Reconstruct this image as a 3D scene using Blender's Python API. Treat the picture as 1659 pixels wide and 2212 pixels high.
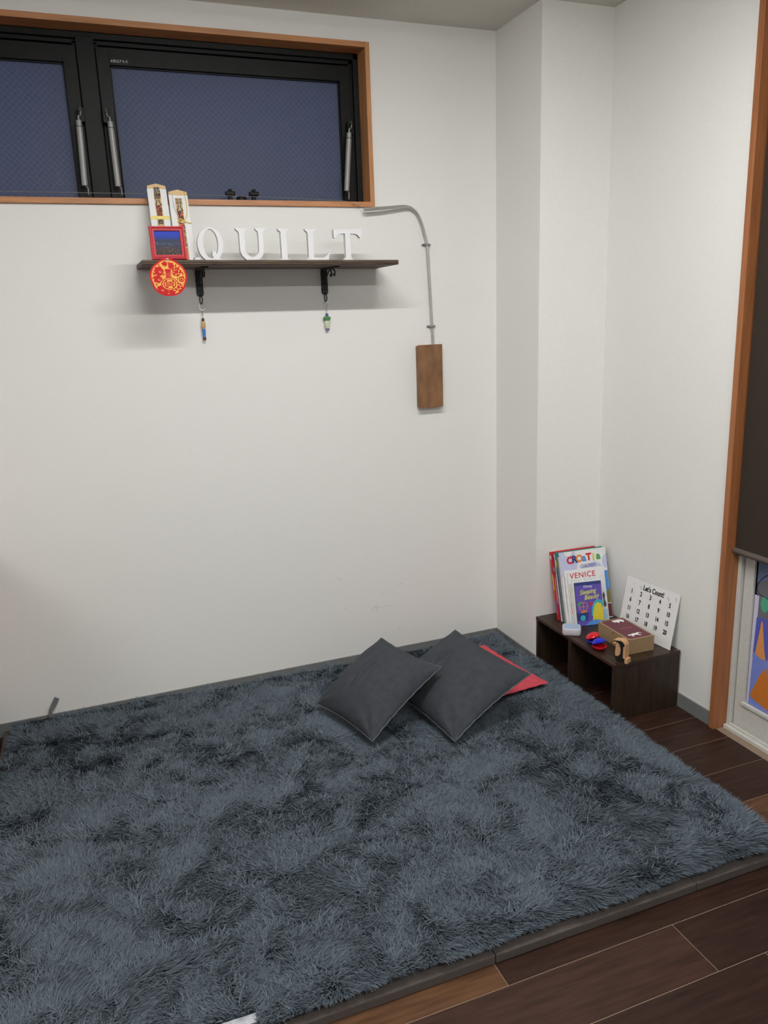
import bpy, bmesh, math, random
import numpy as np
from mathutils import Vector, Matrix
random.seed(7)
for o in list(bpy.data.objects): bpy.data.objects.remove(o)
S = bpy.context.scene
COL = S.collection
# ------------------------------------------------------------------ camera
CAMP = Vector((-1.6156, -2.9046, 1.4321))
RT = Vector((0.9318344, -0.36101795, -0.03675171)); UP = Vector((0.12125195, 0.21430102, 0.96921259)); FW = Vector((0.34202722, 0.90760184, -0.2434672))
cam = bpy.data.cameras.new('camera'); co = bpy.data.objects.new('camera', cam); COL.objects.link(co)
cam.sensor_fit = 'HORIZONTAL'; cam.sensor_width = 36; cam.lens = 1692.7/1659*36; cam.clip_start = .02
Mc = Matrix((RT, UP, -FW)).transposed().to_4x4(); Mc.translation = CAMP; co.matrix_world = Mc
S.camera = co
# ------------------------------------------------------------------ world, light, exposure
w = bpy.data.worlds.new('dusk'); S.world = w; w.use_nodes = True
w.node_tree.nodes['Background'].inputs[0].default_value = (.28, .40, .86, 1)
w.node_tree.nodes['Background'].inputs[1].default_value = .40
# ceiling battens with slim diffusers: (x, y, emission)
TUBES = [(-.95, -1.44, 186), (-.90, -3.20, 215), (-3.7, -1.44, 105), (-3.7, -3.20, 105)]
TUBE_COL = (1.0, 1.0, .985)
S.view_settings.view_transform = 'Standard'; S.view_settings.look = 'None'; S.view_settings.gamma = 1
S.view_settings.exposure = -0.06; S.view_settings.use_curve_mapping = False
# ------------------------------------------------------------------ materials
MATS = {}
def M_(name, col, rough=.6, metal=0, noise=None, bump=None, spec=.4, stretch=(1,1,1), col2=None, trans=0, alpha=1):
    """procedural principled: noise=(scale, amount) varies the colour, bump=(scale, strength)"""
    if name in MATS: return MATS[name]
    m = bpy.data.materials.new(name); m.use_nodes = True; nt = m.node_tree; b = nt.nodes['Principled BSDF']
    b.inputs['Base Color'].default_value = (*col, 1); b.inputs['Roughness'].default_value = rough; b.inputs['Metallic'].default_value = metal
    b.inputs['Specular IOR Level'].default_value = spec; b.inputs['Transmission Weight'].default_value = trans; b.inputs['Alpha'].default_value = alpha
    if noise or bump:
        tc = nt.nodes.new('ShaderNodeTexCoord'); mp = nt.nodes.new('ShaderNodeMapping'); mp.inputs['Scale'].default_value = stretch
        nt.links.new(tc.outputs['Object'], mp.inputs[0])
    if noise:
        n = nt.nodes.new('ShaderNodeTexNoise'); n.inputs['Scale'].default_value = noise[0]; n.inputs['Detail'].default_value = 5; n.inputs['Roughness'].default_value = .6
        r = nt.nodes.new('ShaderNodeValToRGB'); a = noise[1]
        r.color_ramp.elements[0].position = .3; r.color_ramp.elements[1].position = .72
        r.color_ramp.elements[0].color = (*[c*(1-a) for c in (col2 or col)], 1); r.color_ramp.elements[1].color = (*[min(1, c*(1+a)) for c in col], 1)
        nt.links.new(mp.outputs[0], n.inputs[0]); nt.links.new(n.outputs[0], r.inputs[0]); nt.links.new(r.outputs[0], b.inputs['Base Color'])
    if bump:
        n2 = nt.nodes.new('ShaderNodeTexNoise'); n2.inputs['Scale'].default_value = bump[0]; n2.inputs['Detail'].default_value = 3
        bp = nt.nodes.new('ShaderNodeBump'); bp.inputs['Strength'].default_value = bump[1]; bp.inputs['Distance'].default_value = .002
        nt.links.new(mp.outputs[0], n2.inputs[0]); nt.links.new(n2.outputs[0], bp.inputs['Height']); nt.links.new(bp.outputs[0], b.inputs['Normal'])
    MATS[name] = m; return m
def flat_col(name, col, rough=.55, spec=.3): return M_(name, col, rough, noise=(60, .04), spec=spec)
wall_m = M_('wallpaper', (.84, .832, .80), .85, noise=(260, .035), bump=(420, .3), spec=.15)
ceil_m = M_('ceiling_paper', (.70, .68, .62), .9, noise=(200, .03), bump=(300, .4), spec=.1)
base_m = M_('grey_baseboard', (.20, .205, .205), .5, noise=(30, .05))
trimx_m = M_('orange_wood_x', (.50, .225, .095), .42, noise=(9, .22), stretch=(.6, 8, 8), bump=(60, .12))
trimz_m = M_('orange_wood_z', (.52, .24, .10), .42, noise=(9, .22), stretch=(8, 8, .6), bump=(60, .12))
casing_m = M_('door_casing_wood', (.36, .135, .05), .4, noise=(9, .2), stretch=(8, 8, .5), bump=(60, .1))
black_m = M_('black_aluminium', (.008, .0082, .008), .45, noise=(40, .2), spec=.16)
iron_m = M_('black_iron', (.010, .009, .008), .5, noise=(60, .3), bump=(150, .3))
steel_m = M_('brushed_steel', (.30, .30, .29), .5, .35, noise=(50, .1), stretch=(1, 1, .2))
pipe_m = M_('zinc_conduit', (.55, .54, .51), .35, .8, noise=(40, .12))
clamp_m = M_('dull_zinc', (.30, .30, .30), .5, .7, noise=(80, .2))
chrome_m = M_('keyring_chrome', (.5, .5, .5), .3, 1, noise=(40, .05))
shelf_m = M_('dark_stained_shelf', (.100, .066, .043), .6, noise=(14, .55), stretch=(.8, 14, 14), bump=(50, .4))
bench_m = M_('walnut_stain', (.040, .022, .013), .40, noise=(9, .45), stretch=(9, .9, 9), bump=(60, .15))
benchx_m = M_('walnut_stain_end', (.031, .018, .0105), .45, noise=(9, .45), stretch=(9, 9, .9), bump=(60, .15))
boxwood_m = M_('oiled_cherry', (.24, .12, .056), .5, noise=(9, .34), stretch=(2.5, 3, 1.2), bump=(70, .15))
mat_m = M_('brown_foam', (.105, .085, .075), .8, noise=(300, .15), bump=(700, .9))
rugbase_m = M_('rug_backing', (.09, .10, .11), .9, noise=(80, .2))
white_m = M_('white_paint', (.86, .86, .86), .5, noise=(60, .02), bump=(120, .1))
alu_m = M_('white_aluminium', (.62, .61, .57), .45, noise=(60, .06))
denim_m = M_('charcoal_denim', (.052, .058, .069), .75, noise=(40, .16), bump=(900, .8), spec=.25)
pipingg_m = M_('grey_seam', (.12, .125, .13), .8, noise=(90, .2))
coral_m = M_('coral_cotton', (.66, .085, .115), .8, noise=(60, .1), bump=(900, .6), spec=.2)
blind_m = M_('brown_blind_cloth', (.045, .034, .026), .8, noise=(240, .15), bump=(500, .5), spec=.15)
bar_m = M_('brown_blind_bar', (.11, .085, .07), .5, noise=(30, .1))
cab_m = M_('tan_cabinet_wood', (.40, .21, .11), .45, noise=(7, .25), stretch=(8, 8, .8))
toe_m = M_('dark_plinth', (.02, .018, .016), .6, noise=(30, .2))
kraft_m = M_('kraft_card', (.33, .22, .115), .75, noise=(120, .08), bump=(300, .2))
burg_m = M_('burgundy_label', (.135, .030, .045), .5, noise=(60, .06))
paper_m = M_('white_paper', (.80, .80, .79), .7, noise=(60, .02))
pages_m = M_('page_edges', (.72, .70, .65), .8, noise=(300, .12), stretch=(1, 1, 20))
pine_m = M_('pale_pine', (.72, .50, .25), .6, noise=(20, .1), stretch=(8, .6, 8))
ink_m = flat_col('black_ink', (.012, .011, .010))
red_m = M_('red_lacquer', (.52, .008, .020), .35, noise=(20, .1), spec=.25)
stamp_m = flat_col('red_stamp', (.62, .16, .09))
gold_m = flat_col('yellow_cord', (.80, .58, .10))
glassp_m = M_('picture_glass', (.9, .9, .9), .03, trans=1, noise=(20, .01))
# frosted wired window glass
def window_glass():
    m = bpy.data.materials.new('frosted_wire_glass'); m.use_nodes = True; nt = m.node_tree; nd = nt.nodes; b = nd['Principled BSDF']
    tc = nd.new('ShaderNodeTexCoord'); mp = nd.new('ShaderNodeMapping'); mp.inputs['Rotation'].default_value = (0, math.radians(45), 0); mp.inputs['Scale'].default_value = (1, 1, 1)
    nt.links.new(tc.outputs['Object'], mp.inputs[0]); outs = []
    for ax in ('X', 'Z'):
        wv = nd.new('ShaderNodeTexWave'); wv.bands_direction = ax; wv.inputs['Scale'].default_value = 22; wv.inputs['Distortion'].default_value = .25; wv.inputs['Detail Scale'].default_value = 3
        r = nd.new('ShaderNodeValToRGB'); r.color_ramp.elements[0].position = .87; r.color_ramp.elements[1].position = 1.0
        nt.links.new(mp.outputs[0], wv.inputs[0]); nt.links.new(wv.outputs[0], r.inputs[0]); outs.append(r.outputs[0])
    mx = nd.new('ShaderNodeMath'); mx.operation = 'MAXIMUM'; nt.links.new(outs[0], mx.inputs[0]); nt.links.new(outs[1], mx.inputs[1])
    n = nd.new('ShaderNodeTexNoise'); n.inputs['Scale'].default_value = 140; n.inputs['Detail'].default_value = 4; nt.links.new(tc.outputs['Object'], n.inputs[0])
    cr = nd.new('ShaderNodeMixRGB'); cr.inputs[1].default_value = (.095, .105, .125, 1); cr.inputs[2].default_value = (.19, .205, .225, 1); nt.links.new(mx.outputs[0], cr.inputs[0])
    nt.links.new(cr.outputs[0], b.inputs['Base Color'])
    b.inputs['Roughness'].default_value = .5; b.inputs['Specular IOR Level'].default_value = .4
    tr = nd.new('ShaderNodeBsdfTranslucent'); tr.inputs[0].default_value = (.55, .6, .72, 1)
    ms = nd.new('ShaderNodeMixShader'); ms.inputs[0].default_value = .55
    bp = nd.new('ShaderNodeBump'); bp.inputs['Strength'].default_value = .35; bp.inputs['Distance'].default_value = .002; nt.links.new(n.outputs[0], bp.inputs['Height'])
    nt.links.new(bp.outputs[0], b.inputs['Normal'])
    nt.links.new(b.outputs[0], ms.inputs[1]); nt.links.new(tr.outputs[0], ms.inputs[2]); nt.links.new(ms.outputs[0], nd['Material Output'].inputs[0])
    return m
wglass_m = window_glass()
# ------------------------------------------------------------------ helpers
class MB:
    def __init__(s): s.v = []; s.f = []
    def box(s, x0, x1, y0, y1, z0, z1):
        n = len(s.v)
        s.v += [(x0,y0,z0),(x1,y0,z0),(x1,y1,z0),(x0,y1,z0),(x0,y0,z1),(x1,y0,z1),(x1,y1,z1),(x0,y1,z1)]
        s.f += [tuple(n+i for i in q) for q in ((0,3,2,1),(4,5,6,7),(0,1,5,4),(1,2,6,5),(2,3,7,6),(3,0,4,7))]; return s
    def tube(s, pts, rad, seg=10, cap=True, closed=False):
        pts = [Vector(p) for p in pts]; N = len(pts); rs = rad if isinstance(rad, (list, tuple)) else [rad]*N
        base = len(s.v); u = None
        for i, p in enumerate(pts):
            if closed: t = (pts[(i+1) % N]-pts[i-1]).normalized()
            else: t = (pts[min(i+1, N-1)]-pts[max(i-1, 0)]).normalized()
            if u is None: u = t.orthogonal().normalized()
            u = (u-t*u.dot(t)).normalized(); v = t.cross(u)
            for k in range(seg):
                a = 2*math.pi*k/seg; s.v.append(tuple(p+(u*math.cos(a)+v*math.sin(a))*rs[i]))
        for i in range(N if closed else N-1):
            j = (i+1) % N
            for k in range(seg):
                l = (k+1) % seg; s.f.append((base+i*seg+k, base+i*seg+l, base+j*seg+l, base+j*seg+k))
        if cap and not closed:
            s.f.append(tuple(base+k for k in reversed(range(seg)))); s.f.append(tuple(base+(N-1)*seg+k for k in range(seg)))
        return s
    def lathe(s, prof, seg=24, c=(0,0,0), sx=1, sy=1):
        base = len(s.v)
        for r, z in prof:
            for k in range(seg):
                a = 2*math.pi*k/seg; s.v.append((c[0]+r*math.cos(a)*sx, c[1]+r*math.sin(a)*sy, c[2]+z))
        for i in range(len(prof)-1):
            for k in range(seg):
                l = (k+1) % seg; s.f.append((base+i*seg+k, base+i*seg+l, base+(i+1)*seg+l, base+(i+1)*seg+k))
        s.f.append(tuple(base+k for k in reversed(range(seg)))); s.f.append(tuple(base+(len(prof)-1)*seg+k for k in range(seg)))
        return s
    def mesh(s, me, M=None):
        n = len(s.v)
        for v in me.vertices: s.v.append(tuple(M @ v.co) if M else tuple(v.co))
        for p in me.polygons: s.f.append(tuple(n+i for i in p.vertices))
        return s
    def build(s, name, mat, parent=None, bevel=0, smooth=False, seg=2, loc=None):
        me = bpy.data.meshes.new(name); me.from_pydata(s.v, [], s.f); me.update()
        if bevel:
            bm = bmesh.new(); bm.from_mesh(me); bmesh.ops.remove_doubles(bm, verts=bm.verts, dist=1e-6)
            es = [e for e in bm.edges if len(e.link_faces) == 2 and e.calc_face_angle(0) > .6]
            bmesh.ops.bevel(bm, geom=es, offset=bevel, segments=seg, affect='EDGES', profile=.5, clamp_overlap=True); bm.to_mesh(me); bm.free()
        return link(name, me, mat, parent, smooth, loc)
def link(name, me, mat, parent=None, smooth=False, loc=None):
    o = bpy.data.objects.new(name, me); COL.objects.link(o)
    if mat and not me.materials: me.materials.append(mat)
    if smooth:
        for p in me.polygons: p.use_smooth = True
        try: me.set_sharp_from_angle(angle=math.radians(40))
        except Exception: pass
    if parent: o.parent = parent
    if loc: o.location = loc
    return o
def tag(o, label=None, cat=None, group=None, kind=None):
    if label: o['label'] = label
    if cat: o['category'] = cat
    if group: o['group'] = group
    if kind: o['kind'] = kind
    return o
def thing(name, label, cat, loc=(0,0,0), mat=None, group=None):
    o = bpy.data.objects.new(name, None); COL.objects.link(o); o.empty_display_size = .05
    if mat is not None: o.matrix_world = mat
    else: o.location = loc
    return tag(o, label, cat, group)
def struct(name, label=None):
    o = bpy.data.objects.new(name, None); COL.objects.link(o); o.empty_display_size = .05; o['kind'] = 'structure'
    if label: o['label'] = label
    return o
def part(name, mat, parent, *boxes, bevel=0):
    m = MB()
    for b in boxes: m.box(*b)
    return m.build(name, mat, parent, bevel)
def plane_frame(base, yaw, lean):
    """local x along the width, y up the face, z out of the face"""
    e1 = Vector((math.cos(yaw), math.sin(yaw), 0)); n = Vector((math.sin(yaw), -math.cos(yaw), 0)); z = Vector((0,0,1))
    up = z*math.cos(lean)-n*math.sin(lean); nn = n*math.cos(lean)+z*math.sin(lean)
    m = Matrix((e1, up, nn)).transposed().to_4x4(); m.translation = Vector(base); return m
def curve_mesh(polys, depth=0, bevel=0, cyclic=True):
    c = bpy.data.curves.new('c', 'CURVE'); c.dimensions = '2D'; c.fill_mode = 'BOTH'; c.extrude = depth/2; c.bevel_depth = bevel; c.bevel_resolution = 1
    for pl in polys:
        sp = c.splines.new('POLY'); sp.points.add(len(pl)-1)
        for i, p in enumerate(pl): sp.points[i].co = (p[0], p[1], 0, 1)
        sp.use_cyclic_u = True
    o = bpy.data.objects.new('c', c); me = bpy.data.meshes.new_from_object(o); bpy.data.objects.remove(o); bpy.data.curves.remove(c); me.materials.clear(); return me
def text_mesh(s, size, bold=0, depth=0.0003, align='CENTER', shear=0, sx=1, space=1):
    c = bpy.data.curves.new('t', 'FONT'); c.body = s; c.size = size; c.align_x = align; c.align_y = 'CENTER'; c.extrude = depth/2; c.offset = bold; c.shear = shear; c.resolution_u = 3; c.space_character = space
    o = bpy.data.objects.new('t', c); me = bpy.data.meshes.new_from_object(o); bpy.data.objects.remove(o); bpy.data.curves.remove(c); me.materials.clear()
    if sx != 1: me.transform(Matrix.Diagonal((sx, 1, 1, 1)))
    return me
def T2(x, y, z=0, rot=0): return Matrix.Translation((x, y, z)) @ Matrix.Rotation(rot, 4, 'Z')
def ell(cx, cy, rx, ry, n=20, a0=0, rot=0):
    out = []
    for k in range(n):
        a = a0+2*math.pi*k/n; x = rx*math.cos(a); y = ry*math.sin(a)
        out.append((cx+x*math.cos(rot)-y*math.sin(rot), cy+x*math.sin(rot)+y*math.cos(rot)))
    return out
def rectp(x0, x1, y0, y1): return [(x0,y0),(x1,y0),(x1,y1),(x0,y1)]
def rrect(x0, x1, y0, y1, r, n=5):
    out = []
    for cx, cy, a in ((x1-r,y1-r,0),(x0+r,y1-r,90),(x0+r,y0+r,180),(x1-r,y0+r,270)):
        for k in range(n+1):
            t = math.radians(a+90*k/n); out.append((cx+r*math.cos(t), cy+r*math.sin(t)))
    return out
def flat(name, mat, parent, polys, z=0, depth=.0004, bevel=0, smooth=False):
    """a flat printed or cut shape lying in the local xy plane at height z"""
    m = MB()
    for q_, pl in enumerate(polys):
        if pl and isinstance(pl[0][0], (list, tuple)): me = curve_mesh(pl, depth, bevel)   # outline with holes
        else: me = curve_mesh([pl], depth, bevel)
        m.mesh(me, Matrix.Translation((0,0,z+q_*1.2e-5))); bpy.data.meshes.remove(me)
    return m.build(name, mat, parent, smooth=smooth)
def texts(name, mat, parent, items, z=0):
    """items: (string, x, y, size, kwargs)"""
    m = MB()
    for s, x, y, size, kw in items:
        kw = dict(kw); rot = kw.pop('rot', 0); me = text_mesh(s, size, **kw); m.mesh(me, T2(x, y, z, rot)); bpy.data.meshes.remove(me)
    return m.build(name, mat, parent)
def catmull(pts, n=8):
    P = [Vector(p) for p in pts]; P = [P[0]*2-P[1]]+P+[P[-1]*2-P[-2]]; out = []
    for i in range(1, len(P)-2):
        for k in range(n):
            t = k/n; a, b, c, d = P[i-1:i+3]
            out.append(.5*((2*b)+(-a+c)*t+(2*a-5*b+4*c-d)*t*t+(-a+3*b-3*c+d)*t**3))
    out.append(P[-2]); return out
H = 2.45
def batten(x, y, e, lab):
    t = thing('ceiling_lamp', lab, 'lamp', (x, y, H))
    part('housing', M_('lamp_white', (.8, .8, .8), .5, noise=(30, .02)), t, (-.64, .64, -.045, .045, -.028, 0), bevel=.003)
    m = bpy.data.materials.new('tube_light'); m.use_nodes = True; nt = m.node_tree; nt.nodes.remove(nt.nodes['Principled BSDF']); em = nt.nodes.new('ShaderNodeEmission')
    em.inputs[0].default_value = (*TUBE_COL, 1); em.inputs[1].default_value = e; nt.links.new(em.outputs[0], nt.nodes['Material Output'].inputs[0])
    MB().box(-.60, .60, -.020, .020, -.0334, -.0282).build('diffuser', m, t)
    for sx in (-1, 1): part('end_cap', MATS['lamp_white'], t, (sx*.615-.014, sx*.615+.014, -.022, .022, -.034, -.028), bevel=.001)
for (tx, ty, te), tl in zip(TUBES, ('fluorescent batten over the rug', 'fluorescent batten over the viewer', 'fluorescent batten left of the rug', 'fluorescent batten at the rear left')): batten(tx, ty, te, tl)
PX, PD = .295, .321                      # pillar: width to the right wall, depth
# ------------------------------------------------------------------ structure: walls, ceiling
WX0, WX1, WZ0, WZ1 = -2.50, -.531, 1.80, 2.372     # rough opening of the window
wb = MB(); X0 = -5.0
wb.box(X0, WX0, 0, .16, -.05, H+.05).box(WX1+.012, 0, 0, .16, -.05, H+.05).box(WX0, WX1+.012, 0, .16, -.05, WZ0).box(WX0, WX1+.012, 0, .16, WZ1-.012, H+.05).box(WX0, WX1+.012, 0, .064, WZ0, 1.8232)
wall_back = tag(wb.build('wall_back', wall_m), 'off-white papered wall with the high window', kind='structure')
tag(MB().box(0, PX+.30, -PD, .16, -.05, H+.05).build('wall_pillar', wall_m), 'off-white boxed pillar in the corner', kind='structure')
DY0, DY1, DZ = -1.006, -2.75, 2.36
wr = MB().box(PX, PX+.16, DY0, -PD, -.05, H+.05).box(PX, PX+.16, -5.2, DY1, -.05, H+.05).box(PX, PX+.16, DY1, DY0, DZ, H+.05)
tag(wr.build('wall_right', wall_m), 'off-white papered wall beside the glass door', kind='structure')
tag(MB().box(X0-.1, X0, -5.2, .16, -.05, H+.05).build('wall_left', wall_m), 'far left papered wall', kind='structure')
tag(MB().box(X0, PX+.16, -5.3, -5.2, -.05, H+.05).build('wall_rear', wall_m), 'papered wall behind the viewer', kind='structure')
tag(MB().box(X0, PX+.16, -5.2, .16, H, H+.06).build('ceiling', ceil_m), 'plain grey-white ceiling', kind='structure')
tag(MB().box(X0, 0, -.006, 0, 0, .052).build('baseboard_back', base_m), 'grey baseboard along the wall under the window', kind='structure')
tag(MB().box(-.006, 0, -PD, -.006, 0, .052).build('baseboard_pillar', base_m), 'grey baseboard on the pillar', kind='structure')
tag(MB().box(PX-.006, PX, -.993, -PD, 0, .052).build('baseboard_right', base_m), 'grey baseboard between the bench and the door casing', kind='structure')
# pencil scuffs on the wall
def scuff(pts, r=.0011):
    m = MB().tube([(x, -.0002, z) for x, z in pts], r, 5); o = m.build('scuff_mark', scuff_m, wall_back); return o
scuff_m = M_('grey_scuff', (.58, .565, .54), .9, noise=(60, .1))
for pts in ([(-.7416,.409),(-.728,.398),(-.715,.3867)], [(-.597,.231),(-.585,.243),(-.573,.2495)], [(-.580,.2495),(-.5569,.2446),(-.511,.247)], [(-.572,.262),(-.571,.24),(-.566,.226)],
            [(-.5503,.3032),(-.5296,.3018)], [(-.476,.3342),(-.468,.331),(-.455,.338),(-.4425,.3308)], [(-.70,.275),(-.715,.262)], [(-.476,.131),(-.468,.136)]): scuff(pts, .0007)
# ------------------------------------------------------------------ floor of planks
floor = struct('floor', 'dark brown plank floor')
part('subfloor', M_('plank_gap_highlight', (.26, .19, .135), .8, noise=(60, .1)), floor, (X0, PX+.16, -5.2, .16, -.06, -.0007))  # pale beige colour stands in for the highlight along the plank gaps
PCOL = [(.040,.0185,.0125), (.033,.015,.0102), (.047,.022,.0145), (.037,.017,.0115), (.115,.055,.026)]
plank_ms = [M_('plank_%d' % i, c, .45, spec=.2, noise=(7, .30), stretch=(.9, 9, 9), bump=(40, .12), col2=tuple(k*.8 for k in c)) for i, c in enumerate(PCOL)]
pw = .1493; yl = -.922; pmesh = {}
rr = random.Random(3)
def plank(x0, x1, ya, yb, ci):
    key = (round(x1-x0, 4), ci)
    if key not in pmesh:
        L = x1-x0; me = bpy.data.meshes.new('plank'); g = .0008; b = .0006
        vs = [(g,g,-.02),(L-g,g,-.02),(L-g,pw-g,-.02),(g,pw-g,-.02),(g,g,-b),(L-g,g,-b),(L-g,pw-g,-b),(g,pw-g,-b),(g+b,g+b,0),(L-g-b,g+b,0),(L-g-b,pw-g-b,0),(g+b,pw-g-b,0)]
        fs = [(0,1,5,4),(1,2,6,5),(2,3,7,6),(3,0,4,7),(4,5,9,8),(5,6,10,9),(6,7,11,10),(7,4,8,11),(8,9,10,11)]
        me.from_pydata(vs, [], fs); me.materials.append(plank_ms[ci]); pmesh[key] = me
    link('plank', pmesh[key], None, floor, loc=(x0, ya, 0))
rows = [yl+pw*k for k in range(-28, 7)]
for r, ya in enumerate(rows):
    if ya < -5.19 or ya > -.02: continue
    yb = ya+pw; k = round((yl-yb)/pw)              # k rows in front of the y=-.922 joint
    L = .91; off = {4: .0, 5: .444}.get(k, rr.random()*L)   # k=4 is the row with the pale plank
    x = -.9007+off-L*6; n = 0
    while x < PX:
        xa, xb = max(x, X0), min(x+L, PX)
        ci = rr.randrange(4)
        if k == 4 and abs(xb+.9007) < .02: ci = 4
        if k == 3 and xb >= PX-.001: ci = 4
        if xb-xa > .02: plank(xa, xb, ya, yb, ci)
        x += L
# ------------------------------------------------------------------ window
win = struct('window_1', 'high wood-trimmed window with two black-framed frosted panes')
TP = -.010
part('trim_board', trimx_m, win, (WX0-.017, WX1+.0, TP, .075, 2.354, 2.372), bevel=.001).name
part('trim_board', trimx_m, win, (WX0-.017, WX1+.0, TP, .075, 1.822, 1.8405), bevel=.001)
part('trim_board', trimz_m, win, (WX1, WX1+.0168, TP, .075, 1.822, 2.372), bevel=.001)
part('trim_board', trimz_m, win, (WX0-.017, WX0, TP, .075, 1.8405, 2.354), bevel=.001)
FY = .068
fm = MB()   # fixed outer frame with stepped section, and the mullion
for (a, b, y0, y1) in ((0, .020, FY, .15), (.020, .032, FY+.016, .15)):
    fm.box(WX1-b, WX1-a, y0, y1, 1.76, 2.354-a); fm.box(WX0+a, WX0+b, y0, y1, 1.76, 2.354-a)
    fm.box(WX0+a, WX1-a, y0, y1, 2.354-b, 2.354-a); fm.box(WX0, WX1, y0, y1, 1.70, 1.80); fm.box(WX0+a, WX1-a, FY+.024, .15, 2.298, 2.354-a)
MX0, MX1 = -1.496, -1.440
fm.box(MX0, MX1, FY-.004, .15, 1.76, 2.34)
fm.box(MX0-.012, MX0, FY+.016, .15, 1.76, 2.33).box(MX1, MX1+.012, FY+.016, .15, 1.76, 2.33)
fm.build('window_frame', black_m, win, bevel=.0015)
def sash(x0, x1):
    z0, z1 = 1.775, 2.312; sw = .040; y0, y1 = FY-.002, FY+.034
    m = MB().box(x0, x0+sw, y0, y1, z0, z1).box(x1-sw, x1, y0, y1, z0, z1).box(x0+sw, x1-sw, y0, y1, z1-.052, z1).box(x0+sw, x1-sw, y0, y1, z0, z0+.045)
    s = m.build('sash', black_m, win, bevel=.0015)
    g = MB().box(x0+sw-.004, x1-sw+.004, FY+.016, FY+.022, z0+.04, z1-.048).build('pane', wglass_m, s)
    gm = MB()
    t = .004
    gm.box(x0+sw, x0+sw+t, FY+.008, FY+.016, z0+.045, z1-.052).box(x1-sw-t, x1-sw, FY+.008, FY+.016, z0+.045, z1-.052).box(x0+sw, x1-sw, FY+.008, FY+.016, z1-.052-t, z1-.052)
    gm.build('glazing_bead', black_m, s)
    return s
s1 = sash(-1.437, -.565); s2 = sash(-2.46, -1.499)
texts('maker_mark', M_('pale_print', (.35, .36, .36), .6, noise=(60, .05)), s1, [('立山アルミ', 0, 0, .0098, dict(bold=.0003))])
bpy.data.objects['maker_mark'].matrix_world = plane_frame((-1.362, FY-.0026, 2.2725), 0, 0)
flat('maker_emblem', MATS['pale_print'], s1, [[(-.004,0),(0,.004),(.004,0),(0,-.004)]]).matrix_world = plane_frame((-1.390, FY-.0026, 2.2725), 0, 0)
def strut(xt, xb, dirx):
    p0, p1 = Vector((xt, .030, 2.080)), Vector((xb, .030, 1.882)); d = (p1-p0).normalized()
    m = MB().tube([p0, p0+d*.018, p0+d*.0181, p1], [.0092, .0092, .0098, .0098], 16)
    s = m.build('gas_strut', steel_m, win, smooth=True)
    MB().tube([p0+d*.0172, p0+d*.0192], .0101, 16).build('collar', iron_m, s)
    MB().tube([p0+d*.002, p0-d*.014, p0-d*.016+Vector((dirx*.007, 0, .001)), p0-d*.030+Vector((dirx*.008, 0, .004)), p0-d*.038+Vector((dirx*.008, .008, .004))], [.0034, .003, .0018, .0018, .0018], 8).build('rod', steel_m, s)
    MB().tube([p1-d*.002, p1+d*.004+Vector((.008,0,0)), p1+d*.008+Vector((.0095,0,0)), p1+d*.028+Vector((.0095,0,0))], .0018, 8).build('lower_hook', steel_m, s)
    b = MB().box(xt+dirx*.010-.011, xt+dirx*.010+.011, .036, .068, 2.078, 2.122); b.build('mount_plate', black_m, s, bevel=.002)
    MB().tube([(xt+dirx*.008, .026, 2.112), (xt+dirx*.008, .040, 2.112)], .0042, 10).build('ball_stud', iron_m, s)
strut(-1.5152, -1.5205, 1); strut(-1.418, -1.4155, -1); strut(-.5896, -.6089, 1)
# window catch on the sill
lc = MB()
for x in (-1.043, -.959):
    lc.box(x-.007, x+.007, .018, .040, 1.8405, 1.866).box(x-.017, x+.017, .014, .034, 1.858, 1.872).box(x-.006, x+.006, .014, .034, 1.870, 1.880)
lc.build('catch', black_m, win, bevel=.003)
MB().lathe([(.019, 0), (.019, .008), (.014, .015), (.004, .018)], 20, (-1.004, .024, 1.8405), 1, .7).build('catch_knob', black_m, win, smooth=True)
wire = tag(MB().tube(catmull([(-2.3, .012, 1.857), (-1.5139, .018, 1.8590), (-1.0722, .015, 1.8565), (-.66, .010, 1.846), (-.60, -.014, 1.8305), (-.556, -.028, 1.812)], 10), .0009, 6).build('thin_cable', M_('grey_cable', (.20, .20, .20), .5, noise=(50, .1)), smooth=True),
           'thin grey cable strung along the window sill into the metal conduit', 'cable')
# ------------------------------------------------------------------ right door with blind
door = struct('door_1', 'white aluminium glass door with wood casing')
part('casing', casing_m, door, (.2815, .345, -1.0155, -.9935, 0, DZ+.03), bevel=.0012)
part('casing', casing_m, door, (.2815, .345, DY1+.01, DY1-.012, 0, DZ+.03), bevel=.0012)
part('casing', M_('door_head_wood', (.36, .135, .05), .4, noise=(9, .2), stretch=(8, .5, 8)), door, (.2815, .345, DY1+.01, -1.0155, DZ-.02, DZ+.03), bevel=.0012)
part('door_frame', alu_m, door, (.338, .45, -1.030, -1.0155, 0, DZ-.02), (.338, .45, DY1+.01, DY1+.03, 0, DZ-.02), (.338, .45, DY1+.03, -1.030, DZ-.04, DZ-.02), (.326, .45, DY1, -1.0155, -.02, .012), (.336, .344, DY1+.03, -1.030, .012, .022), bevel=.0012)
ds = part('door_sash', alu_m, door, (.350, .385, -1.074, -1.034, .016, 2.31), (.350, .385, -1.90, -1.86, .016, 2.31), (.350, .385, -1.86, -1.074, .016, .108), (.344, .385, -1.86, -1.066, .104, .116), (.350, .385, -1.86, -1.074, 2.25, 2.31), bevel=.0015)
dglass_m = M_('clear_dark_glass', (.32, .35, .38), .08, trans=.9, noise=(20, .02))
part('pane', dglass_m, ds, (.366, .371, -1.862, -1.072, .112, 2.252))
part('gasket', black_m, ds, (.358, .366, -1.862, -1.072, .114, .118), (.358, .366, -1.076, -1.072, .114, 2.25))
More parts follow.
